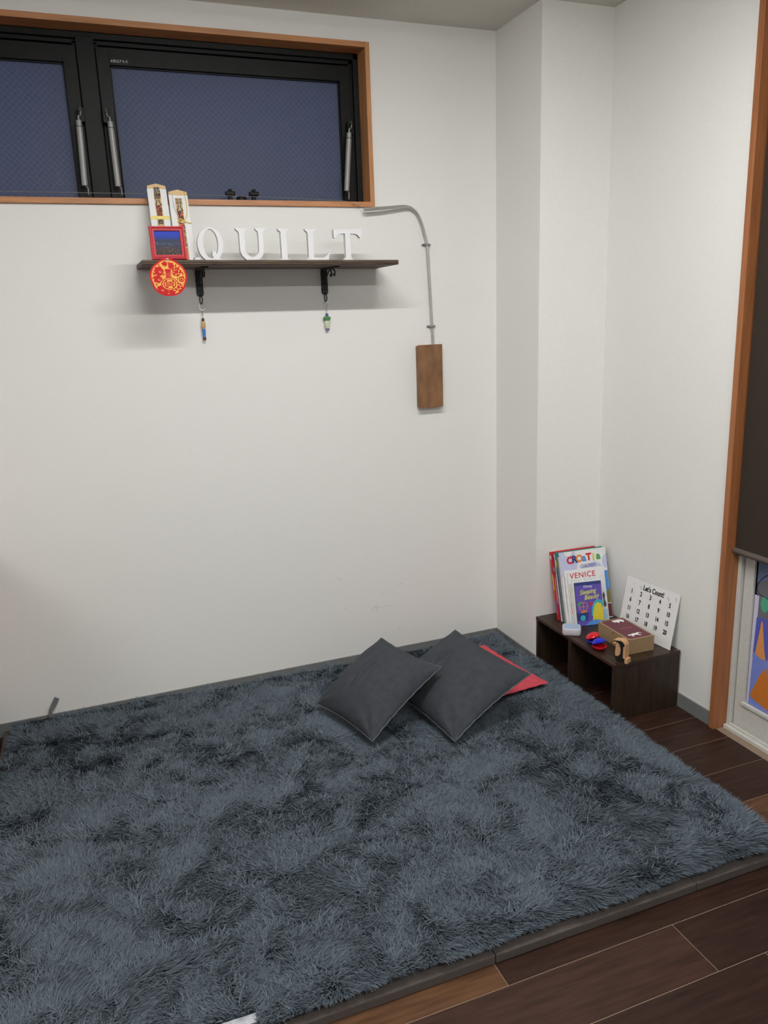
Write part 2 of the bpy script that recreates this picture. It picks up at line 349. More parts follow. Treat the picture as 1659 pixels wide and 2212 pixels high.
# a child's painting stuck on the inside of the pane: local x = along -y, y = up
Mp = Matrix((Vector((0,-1,0)), Vector((0,0,1)), Vector((-1,0,0)))).transposed().to_4x4(); Mp.translation = Vector((.3585, -1.076, .118))
pt = thing('painting', "child's painting of orange cones on blue taped inside the glass door", 'painting', mat=Mp)
PW, PH = .42, .50
lil_m = flat_col('lilac_paper', (.62, .60, .74)); pblue = flat_col('painted_blue', (.10, .12, .48)); plblue = flat_col('painted_light_blue', (.20, .26, .66)); pgrey = flat_col('painted_grey', (.16, .155, .17)); pslate = flat_col('painted_slate', (.15, .18, .30))
porange = flat_col('painted_orange', (.62, .19, .03)); ppeach = flat_col('painted_peach', (.72, .30, .10)); pgreen = flat_col('painted_green', (.08, .40, .24)); pnavy = flat_col('painted_navy', (.015, .02, .10))
part('sheet', lil_m, pt, (0, PW, 0, .385, 0, .0012))
flat('grey_field', pgrey, pt, [[(.018, .30), (PW, .30), (PW, .50), (.006, .50), (.006, .392), (.018, .386)]], .0016)
flat('slate_field', pslate, pt, [[(.006, .43), (.06, .45), (PW, .44), (PW, .50), (.006, .50)]], .0021)
flat('blue_field', pblue, pt, [[(.016, .312), (.05, .318), (.10, .306), (.20, .31), (PW, .305), (PW, .17), (.012, .17)]], .0026)
flat('light_blue_field', plblue, pt, [[(.010, .0), (PW, .0), (PW, .18), (.10, .176), (.045, .178), (.014, .190)]], .0031)
flat('cone', ppeach, pt, [[(.022, .185), (.046, .178), (.066, .178), (.058, .21), (.051, .25), (.043, .302), (.037, .305), (.032, .26), (.026, .22)]], .0036)
flat('cone', ppeach, pt, [[(.072, .175), (.132, .172), (.115, .24), (.104, .30), (.098, .302), (.086, .23)]], .0036)
flat('cone', porange, pt, [[(.016, .030), (.04, .022), (.094, .010), (.098, .045), (.088, .09), (.072, .148), (.066, .150), (.046, .115), (.030, .072), (.020, .048)]], .0036)
flat('cone', porange, pt, [[(.13, .02), (.21, .015), (.19, .10), (.17, .15), (.15, .09)]], .0036)
flat('blob', pgreen, pt, [[(.026,.36),(.030,.385),(.042,.392),(.054,.385),(.060,.365),(.055,.345),(.042,.335),(.032,.345)]], .0026)
flat('blob', pgreen, pt, [[(.080,.34),(.088,.365),(.104,.37),(.115,.35),(.10,.325),(.088,.325)]], .0026)
om = MB()
for pts in ([(.072,.472),(.045,.464),(.026,.448),(.010,.425),(.009,.405),(.022,.392),(.048,.388),(.074,.376),(.11,.372),(.135,.40),(.13,.45),(.10,.472),(.072,.472)], [(.074,.470),(.070,.425),(.068,.380)]):
    om.tube([(x, y, .0026) for x, y in catmull([(a,b,0) for a,b in pts], 4) for x, y in [(x, y)]] if False else [(p.x, p.y, .0026) for p in catmull([(a,b,0) for a,b in pts], 4)], .0013, 5)
om.build('outline', pnavy, pt)
bl = thing('roller_blind', 'dark brown roller blind pulled half down over the glass door', 'blind', (.315, -1.02, .64))
def lb(x0,x1,y0,y1,z0,z1): return (x0-.315,x1-.315,y0+1.02,y1+1.02,z0-.64,z1-.64)
part('cloth', blind_m, bl, lb(.3145, .3155, -2.70, -1.024, .655, 2.30))
MB().tube([(0, -.0005, .005), (0, -1.68, .005)], .0105, 14).build('bottom_bar', bar_m, bl, smooth=True)
MB().tube([(0, -.002, 1.66), (0, -1.70, 1.66)], .022, 16).build('roller', bar_m, bl, smooth=True)
# ------------------------------------------------------------------ left cabinet (only its edge is in view)
cb = thing('wooden_cabinet', 'tan wooden cabinet on a dark plinth at the left picture edge', 'cabinet', (-2.30, -.02, 0))
part('carcass', cab_m, cb, (-.50, .268, -.62, 0, .125, .72), bevel=.003)
part('plinth', toe_m, cb, (-.49, .262, -.60, -.01, 0, .125))
part('top', cab_m, cb, (-.505, .272, -.63, 0, .72, .745), bevel=.002)
for x0 in (-.495, -.112):
    d_ = part('cabinet_door', cab_m, cb, (x0, x0+.376, -.638, -.62, .14, .71), bevel=.002)
    MB().lathe([(.006, 0), (.006, .01), (.011, .014), (.011, .022)], 12).build('knob', steel_m, d_).matrix_local = Matrix.Translation((x0+(.34 if x0 < -.2 else .036), -.638, .5)) @ Matrix.Rotation(math.radians(90), 4, 'X')
# ------------------------------------------------------------------ wall shelf and brackets
TILT = -.0105
SX0, SX1, SYD, SZ = -1.387, -.514, .225, 1.624     # top surface height at the middle
def stz(x): return SZ + (x-(SX0+SX1)/2)*TILT        # shelf top height at x
sh = thing('wall_shelf', 'dark stained plank shelf on the wall under the window', 'shelf', ((SX0+SX1)/2, 0, SZ))
sh.rotation_euler = (0, -math.atan(TILT), 0)
hw = (SX1-SX0)/2
part('board', shelf_m, sh, (-hw, hw, -SYD, -.001, -.0155, 0), bevel=.0025)
part('groove_strip', shelf_m, sh, (-hw+.004, hw-.004, -SYD-.0022, -SYD, -.0075, -.0055), (-hw+.004, hw-.004, -SYD-.0018, -SYD, -.0125, -.011))
def bracket(x, lab):
    zt = stz(x)-.0155
    b = thing('shelf_bracket', lab, 'bracket', (x, 0, zt), group='iron shelf brackets')
    st = MB(); me = curve_mesh([rrect(-.0115, .0115, -.092, 0, .0105)], .005, .0006); st.mesh(me, plane_frame((0, -.0045, 0), 0, 0)); s = st.build('wall_strap', iron_m, b)
    part('arm', iron_m, b, (-.0115, .0115, -.16, -.002, -.005, -.0002), bevel=.001)
    pts = [(0, -.008, -.052), (0, -.03, -.038), (0, -.055, -.018), (0, -.075, -.010), (0, -.092, -.012), (0, -.101, -.022), (0, -.096, -.031), (0, -.087, -.030), (0, -.085, -.022)]
    MB().tube(catmull(pts, 5), .0024, 8).build('scroll', iron_m, b, smooth=True)
    pts2 = [(0, -.075, -.010), (0, -.10, -.0065), (0, -.122, -.008), (0, -.137, -.018), (0, -.135, -.029), (0, -.126, -.031), (0, -.121, -.024)]
    MB().tube(catmull(pts2, 5), .0024, 8).build('scroll', iron_m, b, smooth=True)
    for dx in (-.006, .006):
        for dz in (-.045, -.082):
            MB().lathe([(.0021, 0), (.0019, .0008), (.0008, .0014)], 10).build('screw', clamp_m, b).matrix_local = Matrix.Translation((dx, -.0075, dz)) @ Matrix.Rotation(math.radians(90), 4, 'X')
    lp = [(0.0+.0045*math.sin(a), -.012, -.103+.014*math.cos(a)) for a in [2*math.pi*k/20 for k in range(20)]]
    MB().tube(lp, .0019, 8, closed=True).build('hanging_loop', iron_m, b, smooth=True)
    return b
BX1, BX2 = -1.182, -.7245
bracket(BX1, 'black iron shelf bracket beside the red paper cutting'); bracket(BX2, 'black iron shelf bracket under the letters L and T')
def keyring(x, ztop, r, lab, cols, kind, prof):
    """ring, chain and a plain turned pendant"""
    k = thing('keyring', lab, 'keyring', (x, -.014, ztop))
    MB().tube([(r*math.cos(a)*.96, .002*math.sin(a), -r+r*math.sin(a)) for a in [2*math.pi*i/24 for i in range(24)]], .0009, 6, closed=True).build('ring', chrome_m, k, smooth=True)
    z = -2*r
    for i in range(4):
        lr = .0026; pts = []
        for a in [2*math.pi*j/12 for j in range(12)]:
            o = (lr*.7*math.cos(a), 0) if i % 2 == 0 else (0, lr*.7*math.cos(a)); pts.append((o[0], o[1], z-lr*1.35+lr*1.6*math.sin(a)))
        MB().tube(pts, .0007, 5, closed=True).build('chain_link', chrome_m, k); z -= lr*2.5
    for (pf, m, nm) in prof: MB().lathe([(a, z-b) for a, b in pf], 16, (0,0,0), 1, .7).build(nm, m, k, smooth=True)
tan_m = flat_col('pendant_tan', (.55, .36, .16)); blu_m = flat_col('pendant_blue', (.06, .20, .55)); brn_m = flat_col('pendant_brown', (.10, .05, .03)); grn_m = flat_col('pendant_green', (.10, .28, .12)); crm_m = flat_col('pendant_cream', (.62, .66, .48)); pur_m = flat_col('pendant_purple', (.16, .13, .35))
zk = stz(BX1)-.0155-.1155
keyring(BX1, zk, .0115, 'keyring with a slim tan and blue pendant on the bracket by the paper cutting', None, 0,
        [([(.001, 0), (.0045, .003), (.0055, .008), (.004, .012)], brn_m, 'bead'), ([(.004, .012), (.0075, .018), (.0075, .032), (.005, .038)], tan_m, 'bead'), ([(.005, .038), (.0065, .042), (.005, .062), (.0045, .066)], blu_m, 'bead'), ([(.0045, .066), (.006, .070), (.005, .077), (.001, .078)], brn_m, 'bead')])
zk = stz(BX2)-.0155-.1155
keyring(BX2, zk, .0085, 'keyring with a short green and cream pendant on the bracket under the letters', None, 0,
        [([(.001, 0), (.006, .003), (.0065, .008), (.004, .011)], pur_m, 'bead'), ([(.004, .011), (.0145, .015), (.0145, .022), (.008, .028)], grn_m, 'bead'), ([(.008, .028), (.0105, .034), (.008, .052), (.006, .056)], crm_m, 'bead'), ([(.006, .056), (.008, .058), (.006, .062), (.001, .063)], pur_m, 'bead')])
# ------------------------------------------------------------------ letters Q U I L T
def serif_I(cx, hw_, h, sw):      # stem with bracketed serifs, clockwise outline
    s = .012
    return [(cx-sw,0),(cx+sw,0),(cx+sw,.004),(cx+hw_*.9,.010),(cx+hw_,.016),(cx+hw_,h-.016),(cx+hw_*.9,h-.010),(cx+sw,h-.004),(cx+sw,h),(cx-sw,h),(cx-sw,h-.004),(cx-hw_*.9,h-.010),(cx-hw_,h-.016),(cx-hw_,.016),(cx-hw_*.9,.010),(cx-sw,.004)]
LH = .106
def arc(cx, cy, rx, ry, a0, a1, n): return [(cx+rx*math.cos(math.radians(a0+(a1-a0)*k/n)), cy+ry*math.sin(math.radians(a0+(a1-a0)*k/n))) for k in range(n+1)]
LET = {}
LET['Q'] = [ell(.042, .054, .042, .054, 40), ell(.043, .056, .0255, .047, 36)]
LET['Qt'] = [[(.050,.034),(.056,.030),(.062,.016),(.074,.006),(.090,.004),(.094,.0),(.070,.0),(.056,.004),(.046,.018),(.046,.030)]]
u_out = [(0,LH),(0,LH-.004),(.008,LH-.010),(.010,LH-.018)]+[(.010,.040)]+arc(.050,.040,.040,.040,180,360,20)+[(.090,LH-.018),(.092,LH-.010),(.100,LH-.004),(.100,LH),(.066,LH),(.066,LH-.004),(.074,LH-.010),(.075,LH-.018),(.075,.042)]+arc(.051,.042,.024,.029,360,180,18)[0:]+[(.027,LH-.018),(.028,LH-.010),(.036,LH-.004),(.036,LH)]
LET['U'] = [u_out]
LET['I'] = [serif_I(.018, .0095, LH, .018)]
LET['L'] = [[(0,0),(.078,0),(.086,.030),(.083,.031),(.076,.018),(.064,.0105),(.040,.010),(.0275,.012),(.0275,LH-.016),(.029,LH-.010),(.037,LH-.004),(.037,LH),(0,LH),(0,LH-.004),(.008,LH-.010),(.0095,LH-.016),(.0095,.016),(.008,.010),(0,.004)]]
LET['T'] = [[(.034,0),(.069,0),(.069,.004),(.062,.010),(.0605,.016),(.0605,LH-.013),(.075,LH-.0135),(.088,LH-.017),(.098,LH-.028),(.102,LH-.027),(.103,LH),(0,LH),(.001,LH-.027),(.005,LH-.028),(.015,LH-.017),(.028,LH-.0135),(.0425,LH-.013),(.0425,.016),(.041,.010),(.034,.004)]]
letter_m = M_('white_lacquer', (.82, .82, .83), .45, noise=(60, .02), bump=(90, .12))
for ch, x, y, lab in (('Q', -1.197, -.135, 'white wooden letter Q standing on the shelf beside the red picture frame'), ('U', -1.067, -.138, 'white wooden letter U standing on the shelf between Q and I'),
                      ('I', -.9235, -.14, 'white wooden letter I standing in the middle of the shelf word'), ('L', -.829, -.142, 'white wooden letter L standing on the shelf between I and T'), ('T', -.7265, -.142, 'white wooden letter T at the right end of the shelf word')):
    m = MB(); me = curve_mesh(LET[ch], .018, .0008); m.mesh(me)
    if ch == 'Q': m.mesh(curve_mesh(LET['Qt'], .0196, .0004))
    o = m.build('wooden_letter', letter_m); o.matrix_world = plane_frame((x, y, stz(x+.05)+.001), 0, 0); tag(o, lab, 'letter', 'white shelf letters')
# ------------------------------------------------------------------ talismans, picture, dish, paper cutting
def talisman(base, w, h, lab, second):
    t = thing('paper_talisman', lab, 'talisman', mat=plane_frame(base, 0, math.atan2(.075, h)), group='shrine talismans on the shelf')
    pk = .008
    flat('board', pine_m, t, [[(-w/2,0),(w/2,0),(w/2,h-pk),(0,h),(-w/2,h-pk)]], .004, .006)
    e = .0008
    flat('paper_wrap', paper_m, t, [[(-w/2-e,0),(w/2+e,0),(w/2+e,h-.020),(0,h-.0165 if not second else h-.021),(-w/2-e,h-.018)]], .004, .0072)
    flat('print_strip', M_('tan_print', (.62, .44, .24), .7, noise=(90, .05)), t, [rectp(-.0110, .0110, .0, h-.025)] if not second else [rectp(-.0115, .0105, .0, h-.030)], .0078)
    zt = .0083
    if not second:
        texts('brush_lettering', ink_m, t, [('鶴', 0, h-.024, .0225, dict(bold=.00012)), ('岡', 0, h-.0455, .0225, dict(bold=.0005)), ('八', 0, h-.0650, .0225, dict(bold=.0005)), ('幡', 0, h-.0835, .0215, dict(bold=.0002)), ('宮', 0, h-.1010, .0205, dict(bold=.0003)), ('商', 0, h-.1310, .021, dict(bold=.0003))], zt)
        flat('red_seal', stamp_m, t, [rectp(-.0085, .0085, h-.112, h-.073)], .0081, .0002)
        part('yellow_band', M_('pale_yellow_band', (.82, .68, .20), .5, noise=(40, .05)), t, (-w/2-.0015, w/2+.0015, h-.121, h-.110, -.0005, .0087))
    else:
        texts('brush_lettering', ink_m, t, [('祇', -.0055, h-.036, .011, {}), ('園', -.0055, h-.047, .011, {}), ('京', .0055, h-.036, .011, {}), ('都', .0055, h-.047, .011, {}), ('八', 0, h-.064, .0225, dict(bold=.0005)), ('坂', 0, h-.083, .0225, dict(bold=.0005)), ('神', 0, h-.101, .020, dict(bold=.0003)),
              ('西', .0035, h-.130, .014, dict(bold=.0002)), ('恩', .0035, h-.146, .014, dict(bold=.0002)), ('玉', .0035, h-.163, .013, dict(bold=.0002)), ('子', .0035, h-.176, .013, dict(bold=.0002)), ('殿', .0035, h-.190, .0145, dict(bold=.00015))], zt)
        flat('red_seal', stamp_m, t, [rectp(-.0085, .0085, h-.128, h-.075)], .0081, .0002); flat('red_seal', stamp_m, t, [rectp(-.006, .0085, .003, h-.200)], .0081, .0002)
        MB().tube(catmull([(.022, h-.008, .009), (.024, h-.045, .010), (.022, h-.08, .010), (.014, h-.102, .011), (.004, h-.110, .013), (-.006, h-.106, .013)], 6), .0012, 6).build('gold_cord', gold_m, t, smooth=True)
        MB().tube(catmull([(-.018, h-.012, .009), (-.018, h-.055, .010), (-.010, h-.09, .010), (-.002, h-.108, .012)], 6), .0009, 6).build('silver_cord', M_('silver_cord', (.55, .57, .6), .5, noise=(50, .1)), t, smooth=True)
        kn = MB()
        kn.tube(catmull([(-.010, h-.108, .011), (-.002, h-.103, .014), (.006, h-.108, .012), (.0, h-.114, .014), (-.010, h-.112, .012), (-.006, h-.104, .013)], 5), .0016, 6)
        kn.tube(catmull([(.002, h-.108, .013), (.014, h-.112, .011), (w/2+.002, h-.116, .009)], 5), .0015, 6); kn.build('cord_knot', gold_m, t, smooth=True)
        kk = MB().tube(catmull([(-.004, h-.112, .0145), (.002, h-.117, .0145), (.008, h-.115, .014)], 5), .0017, 6); kk.build('white_loop', paper_m, t, smooth=True)
    return t
talisman((-1.3005, -.108, stz(-1.30)+.001), .0595, .262, 'tall white and wood shrine talisman with a yellow paper band on the shelf', False)
talisman((-1.2335, -.112, stz(-1.23)+.001), .060, .245, 'white and wood shrine talisman with a knotted gold cord on the shelf', True)
pf = thing('picture_frame', 'small red glossy picture frame with a night harbour photo on the shelf', 'picture frame', mat=plane_frame((-1.2985, -.198, stz(-1.30)+.0008), math.radians(1), math.radians(9)))
FWd, FHt = .109, .104
fr = MB()
def mould(z0, z1, a, b):   # frame ring between inset a and b
    me = curve_mesh([rectp(-FWd/2+a, FWd/2-a, a, FHt-a), rectp(-FWd/2+b, FWd/2-b, b, FHt-b)], z1-z0); fr.mesh(me, Matrix.Translation((0,0,(z0+z1)/2)))
mould(0, .010, 0, .0145); fr.build('frame', red_m, pf)
fr = MB(); mould(.010, .0135, .0012, .006); fr.build('outer_moulding', red_m, pf, bevel=.0012)
fr = MB(); mould(.010, .0118, .0075, .0135); fr.build('inner_moulding', red_m, pf, bevel=.0007)
def photo_mat():
    m = bpy.data.materials.new('night_harbour_print'); m.use_nodes = True; nt = m.node_tree; nd = nt.nodes; b = nd['Principled BSDF']; b.inputs['Roughness'].default_value = .4
    tc = nd.new('ShaderNodeTexCoord'); sp = nd.new('ShaderNodeSeparateXYZ'); nt.links.new(tc.outputs['Generated'], sp.inputs[0])
    n = nd.new('ShaderNodeTexNoise'); n.inputs['Scale'].default_value = 9; n.inputs['Detail'].default_value = 4; nt.links.new(tc.outputs['Generated'], n.inputs[0])
    ad = nd.new('ShaderNodeMath'); ad.operation = 'MULTIPLY_ADD'; ad.inputs[1].default_value = .18; nt.links.new(n.outputs[0], ad.inputs[0]); nt.links.new(sp.outputs[1], ad.inputs[2])
    r = nd.new('ShaderNodeValToRGB'); r.color_ramp.elements[0].color = (.03, .03, .03, 1); r.color_ramp.elements[0].position = .1; r.color_ramp.elements[1].color = (.02, .05, .50, 1); r.color_ramp.elements[1].position = 1
    for p, c in ((.30, (.09, .06, .05)), (.50, (.05, .06, .11)), (.58, (.06, .09, .20)), (.64, (.05, .06, .08)), (.72, (.04, .06, .16)), (.80, (.02, .06, .42))):
        e = r.color_ramp.elements.new(p); e.color = (*[k_*.7 for k_ in c], 1)
    nt.links.new(ad.outputs[0], r.inputs[0])
    v = nd.new('ShaderNodeTexVoronoi'); v.inputs['Scale'].default_value = 17; nt.links.new(tc.outputs['Generated'], v.inputs[0])
    lt = nd.new('ShaderNodeMath'); lt.operation = 'LESS_THAN'; lt.inputs[1].default_value = .16; nt.links.new(v.outputs['Distance'], lt.inputs[0])
    low = nd.new('ShaderNodeMath'); low.operation = 'LESS_THAN'; low.inputs[1].default_value = .56; nt.links.new(sp.outputs[1], low.inputs[0])
    mu = nd.new('ShaderNodeMath'); mu.operation = 'MULTIPLY'; nt.links.new(lt.outputs[0], mu.inputs[0]); nt.links.new(low.outputs[0], mu.inputs[1])
    cr = nd.new('ShaderNodeValToRGB'); cr.color_ramp.elements[0].color = (.45, .07, .05, 1); cr.color_ramp.elements[1].color = (.8, .65, .5, 1); nt.links.new(v.outputs['Color'], cr.inputs[0])
    mx = nd.new('ShaderNodeMixRGB'); nt.links.new(mu.outputs[0], mx.inputs[0]); nt.links.new(r.outputs[0], mx.inputs[1]); nt.links.new(cr.outputs[0], mx.inputs[2]); nt.links.new(mx.outputs[0], b.inputs['Base Color'])
    b.inputs['Specular IOR Level'].default_value = .12; b.inputs['Coat Weight'].default_value = .06; b.inputs['Coat Roughness'].default_value = .02
    return m
part('photo', photo_mat(), pf, (-FWd/2+.0135, FWd/2-.0135, .0135, FHt-.0135, .004, .006))
part('easel_back', ink_m, pf, (-.012, .012, .012, .075, -.004, 0))
dish = MB().lathe([(.0115, 0), (.0125, .002), (.0125, .0125), (.011, .0125), (.010, .004), (.001, .003)], 24); o = dish.build('small_dish', white_m, smooth=True); o.location = (-1.2035, -.150, stz(-1.20)); tag(o, 'tiny white round pot at the foot of the talisman', 'pot')
# paper cutting hung from the shelf edge
pc = thing('paper_cutting', 'round red and gold paper cutting hanging from the shelf front', 'decoration', mat=plane_frame((-1.3105, -.2295, 1.5735), 0, 0))
rc = flat_col('papercut_red', (.62, .012, .018)); yc = flat_col('papercut_gold', (.88, .50, .10)); R0 = .0585
def lobed(r, amp, n=5, ph=0, N=90): return [(r*(1-amp+amp*abs(math.cos(n/2*(2*math.pi*k/N)+ph))**.6)*math.cos(2*math.pi*k/N), r*(1-amp+amp*abs(math.cos(n/2*(2*math.pi*k/N)+ph))**.6)*math.sin(2*math.pi*k/N)) for k in range(N)]
PH_ = -5/2*math.radians(90)
flat('red_card', rc, pc, [lobed(R0, .05, 5, PH_)], 0, .0008)
flat('gold_ground', yc, pc, [lobed(R0*.90, .05, 5, PH_)], .0007, .0004)
sh_r = []; sh_y = []
# centre medallion and vase
sh_r += [ell(.002, -.020, .027, .020, 28), [(-.009,.026),(.009,.026),(.010,.020),(.0075,.018),(.0085,-.002),(.012,-.004),(-.012,-.004),(-.0085,-.002),(-.0075,.018),(-.010,.020)]]
for fx, fy, r in ((.026, .017, .0145), (.028, -.030, .0135), (-.028, .020, .015), (-.034, -.004, .013), (-.026, -.036, .014), (.040, -.006, .0095), (.011, .035, .010), (-.008, .042, .008), (.006, -.047, .010), (-.012, -.044, .008)):
    sh_r.append([(fx+r*(.8+.2*abs(math.cos(2.5*a)))*math.cos(a), fy+r*(.8+.2*abs(math.cos(2.5*a)))*math.sin(a)) for a in [2*math.pi*k/40 for k in range(40)]])
rq = random.Random(5)
for k in range(26):
    a = 2*math.pi*k/26; rad = R0*.80*(.94+.06*rq.random()); sh_r.append(ell(rad*math.cos(a), rad*math.sin(a), .0042*(.6+.6*rq.random()), .0022, 10, 0, a+rq.random()*2))
for k in range(22): a = rq.random()*6.28; rad = R0*(.2+.6*rq.random()); sh_r.append(ell(rad*math.cos(a), rad*math.sin(a), .0048, .0014, 8, 0, rq.random()*3))
flat('red_cutwork', rc, pc, sh_r, .0011, .0004)
for fx, fy, r in ((.026, .017, .0078), (.028, -.030, .0070)):
    for k in range(6): a = 2*math.pi*k/6+.3; sh_y.append(ell(fx+r*math.cos(a), fy+r*math.sin(a), .0027, .0024, 10))
for fx, fy in ((-.028, .020), (-.034, -.004), (-.026, -.036)):
    sh_y.append([ell(fx+.004, fy-.002, .004, .0032, 12), ell(fx+.0045, fy-.001, .0026, .002, 12)])
sh_y += [[ell(.002, -.020, .0235, .0175, 28), ell(.002, -.020, .020, .0155, 28)]]
sh_y += [arc(.002,-.020,.0165,.0135,120,60,8)+arc(.002,-.022,.0165,.0105,60,120,8), arc(.002,-.020,.0165,.0135,240,300,8)+arc(.002,-.018,.0165,.0105,300,240,8), arc(.002,-.020,.016,.014,150,210,8)+arc(.005,-.020,.0155,.012,210,150,8), arc(.002,-.020,.016,.014,-30,30,8)+arc(-.001,-.020,.0155,.012,30,-30,8)]
for x in (-.0045, .0005, .0045): sh_y.append([(x, 0.0), (x+.0007, .0), (x+.0009, .014), (x+.0002, .015)])
for k in range(7): sh_y.append(rectp(-.0085+k*.0026, -.0085+k*.0026+.0014, -.0035, -.0022))
sh_y += [[ell(.040, -.006, .006, .0045, 14), ell(.0395, -.0065, .0042, .003, 14)], ell(.040, -.0175, .0034, .0032, 12), ell(.041, -.0285+.006, .0026, .0026, 12)]
flat('gold_detail', yc, pc, sh_y, .0015, .0004)
seal = [rectp(-.006,.010,-.0285,-.0280+.001), rectp(-.006,.010,-.0135,-.0125), rectp(-.006,-.005,-.0285,-.0125), rectp(.009,.010,-.0285,-.0125), rectp(.0035,.0043,-.026,-.015), rectp(.0058,.0066,-.026,-.015), [ell(-.001,-.0175,.0025,.0025,12), ell(-.001,-.0175,.0014,.0014,12)], [ell(-.001,-.0240,.0022,.0022,12), ell(-.001,-.0240,.0012,.0012,12)]]
flat('gold_seal', yc, pc, seal, .0016, .0004)
MB().tube([(.001+.0028*math.cos(a), R0*.93+.0028*math.sin(a), .0022) for a in [2*math.pi*k/16 for k in range(16)]], .0011, 6, closed=True).build('eyelet', chrome_m, pc, smooth=True)
# ------------------------------------------------------------------ conduit and wooden junction box
cd = thing('metal_conduit', 'bent metal conduit pipe clamped to the wall right of the window', 'pipe', (-.294, 0, 1.31))
def lc_(p): return (p[0]+.294, p[1], p[2]-1.31)
pth = catmull([lc_(p) for p in ((-.5665, -.034, 1.8105), (-.48, -.030, 1.8165), (-.405, -.022, 1.8235), (-.372, -.016, 1.8195), (-.346, -.012, 1.800), (-.329, -.011, 1.768), (-.317, -.0105, 1.730), (-.3065, -.0105, 1.680), (-.300, -.0105, 1.55), (-.294, -.0105, 1.40), (-.2895, -.0105, 1.310))], 8)
MB().tube(pth, [.0072-.0017*min(1, i/22) for i in range(len(pth))], 14).build('pipe', pipe_m, cd, smooth=True)
for x, z in ((-.3075, 1.6885), (-.294, 1.3825)):
    c = MB(); cx, cz = x+.294, z-1.31
    arcp = [(cx-.018, -.0016, cz), (cx-.0085, -.0016, cz)]+[(cx-.0075*math.cos(math.radians(a)), -.0105-.0078*math.sin(math.radians(a)), cz) for a in range(0, 181, 20)]+[(cx+.0085, -.0016, cz), (cx+.018, -.0016, cz)]
    c.tube(arcp, .0042, 8); s = c.build('clamp', clamp_m, cd, smooth=True)
    for dx in (-.0145, .0145): MB().lathe([(.0038, 0), (.0034, .0018), (.0012, .003)], 10).build('screw', clamp_m, s).matrix_local = Matrix.Translation((cx+dx, -.0055, cz)) @ Matrix.Rotation(math.radians(90), 4, 'X')
jb = thing('wooden_box', 'brown wooden cover box on the wall at the end of the conduit', 'box', (-.3125, 0, 1.066))
part('body', boxwood_m, jb, (-.049, .050, -.021, 0, .003, .243), bevel=.001)
part('front_board', boxwood_m, jb, (-.0515, .0525, -.032, -.022, 0, .247), bevel=.0012)
# ------------------------------------------------------------------ foam mat
fmat = thing('foam_floor_mat', 'brown interlocking foam mat edging out under the shaggy rug', 'mat', (-1.01, -.8, 0))
xs = [-2.024, -1.468, -.897, -.326, -.008]; ys = [-1.607, -1.032, -.461, -.008]
for i in range(4):
    for j in range(3):
        b = part('mat_tile', mat_m, fmat, (xs[i]+.0008+1.01, xs[i+1]-.0008+1.01, ys[j]+.0008+.8, ys[j+1]-.0008+.8, 0, .024), bevel=.003)
# ------------------------------------------------------------------ bench
bn = thing('low_bench', 'low dark brown wooden bench shelf with two open bays in the corner', 'bench', (.1475, -.5765, 0))
BH, BY0, BY1 = .22, -.832, -.3225
def B_(x0,x1,y0,y1,z0,z1): return (x0-.1475,x1-.1475,y0+.5765,y1+.5765,z0,z1)
part('top', bench_m, bn, B_(.001, .2885, BY0, BY1, BH-.013, BH), bevel=.0012)
for y0, y1, n in ((BY0+.0015, BY0+.016, 'end_panel'), (BY1-.016, BY1-.001, 'end_panel'), (-.569, -.549, 'divider')):
    part(n, benchx_m, bn, B_(.003, .287, y0, y1, 0, BH-.013), bevel=.001)
part('back_panel', benchx_m, bn, B_(.280, .2872, BY0+.016, BY1-.016, .005, BH-.013))
for x, y in ((.010, BY1-.008), (.281, BY0+.009)): MB().lathe([(.0028, 0), (.0026, .0004)], 10, (x-.1475, y+.5765, BH)).build('screw_head', clamp_m, bn)
# ------------------------------------------------------------------ books
YAW, LEAN = -.05, .262
e1 = Vector((math.cos(YAW), math.sin(YAW), 0)); nh = Vector((math.sin(YAW), -math.cos(YAW), 0))
bpos = Vector((.061, -.3925, BH)); cur = 0.0
def book(t, w, h, cov, spine, lab, dx=0, gap=.0010, dyaw=0):
    """book standing on its foot, spine on the left, cover facing out; cur advances along the normal"""
    global cur
    back = bpos + nh*cur + e1*dx
    m = plane_frame(back+Vector((0, 0, .0004)), YAW+dyaw, LEAN)
    b = thing('book', lab, 'book', mat=m, group='picture books leaning on the bench')
    c = .0009
    part('cover', cov, b, (0, w, 0, h, 0, c), (0, w, 0, h, t-c, t))
    part('spine', spine, b, (-.0004, .0012, 0, h, 0, t))
    if t > .0025: part('pages', pages_m, b, (.0012, w-.0025, .002, h-.002, c, t-c))
    cur += (t+gap)/math.cos(LEAN)
    return b, t
def c_(n, c): return M_('print_'+n, c, .4, noise=(50, .05), spec=.45)
cred = c_('red', (.60, .02, .025)); cdred = c_('dark_red', (.35, .02, .06)); cwhite = c_('white', (.80, .80, .80)); cteal = c_('teal', (.02, .24, .22)); cgrey = c_('grey', (.42, .43, .44)); cdgrey = c_('dark_grey', (.09, .10, .11)); cblue = c_('blue', (.03, .14, .50)); clil = c_('lilac', (.55, .57, .78)); cnavy = c_('navy', (.03, .05, .20)); cyel = c_('yellow', (.72, .60, .05)); cwine = c_('wine', (.22, .03, .05)); cpurple = c_('violet', (.13, .09, .42)); corg = c_('orange', (.80, .25, .04)); cgreen = c_('green', (.08, .36, .10)); colive = c_('olive', (.22, .20, .06)); csky = c_('sky', (.10, .30, .75)); cpale = c_('pale_lilac', (.66, .68, .82)); cmar = c_('maroon', (.16, .035, .035)); ccyan = c_('cyan', (.05, .42, .52)); clb = c_('light_blue', (.45, .66, .78))
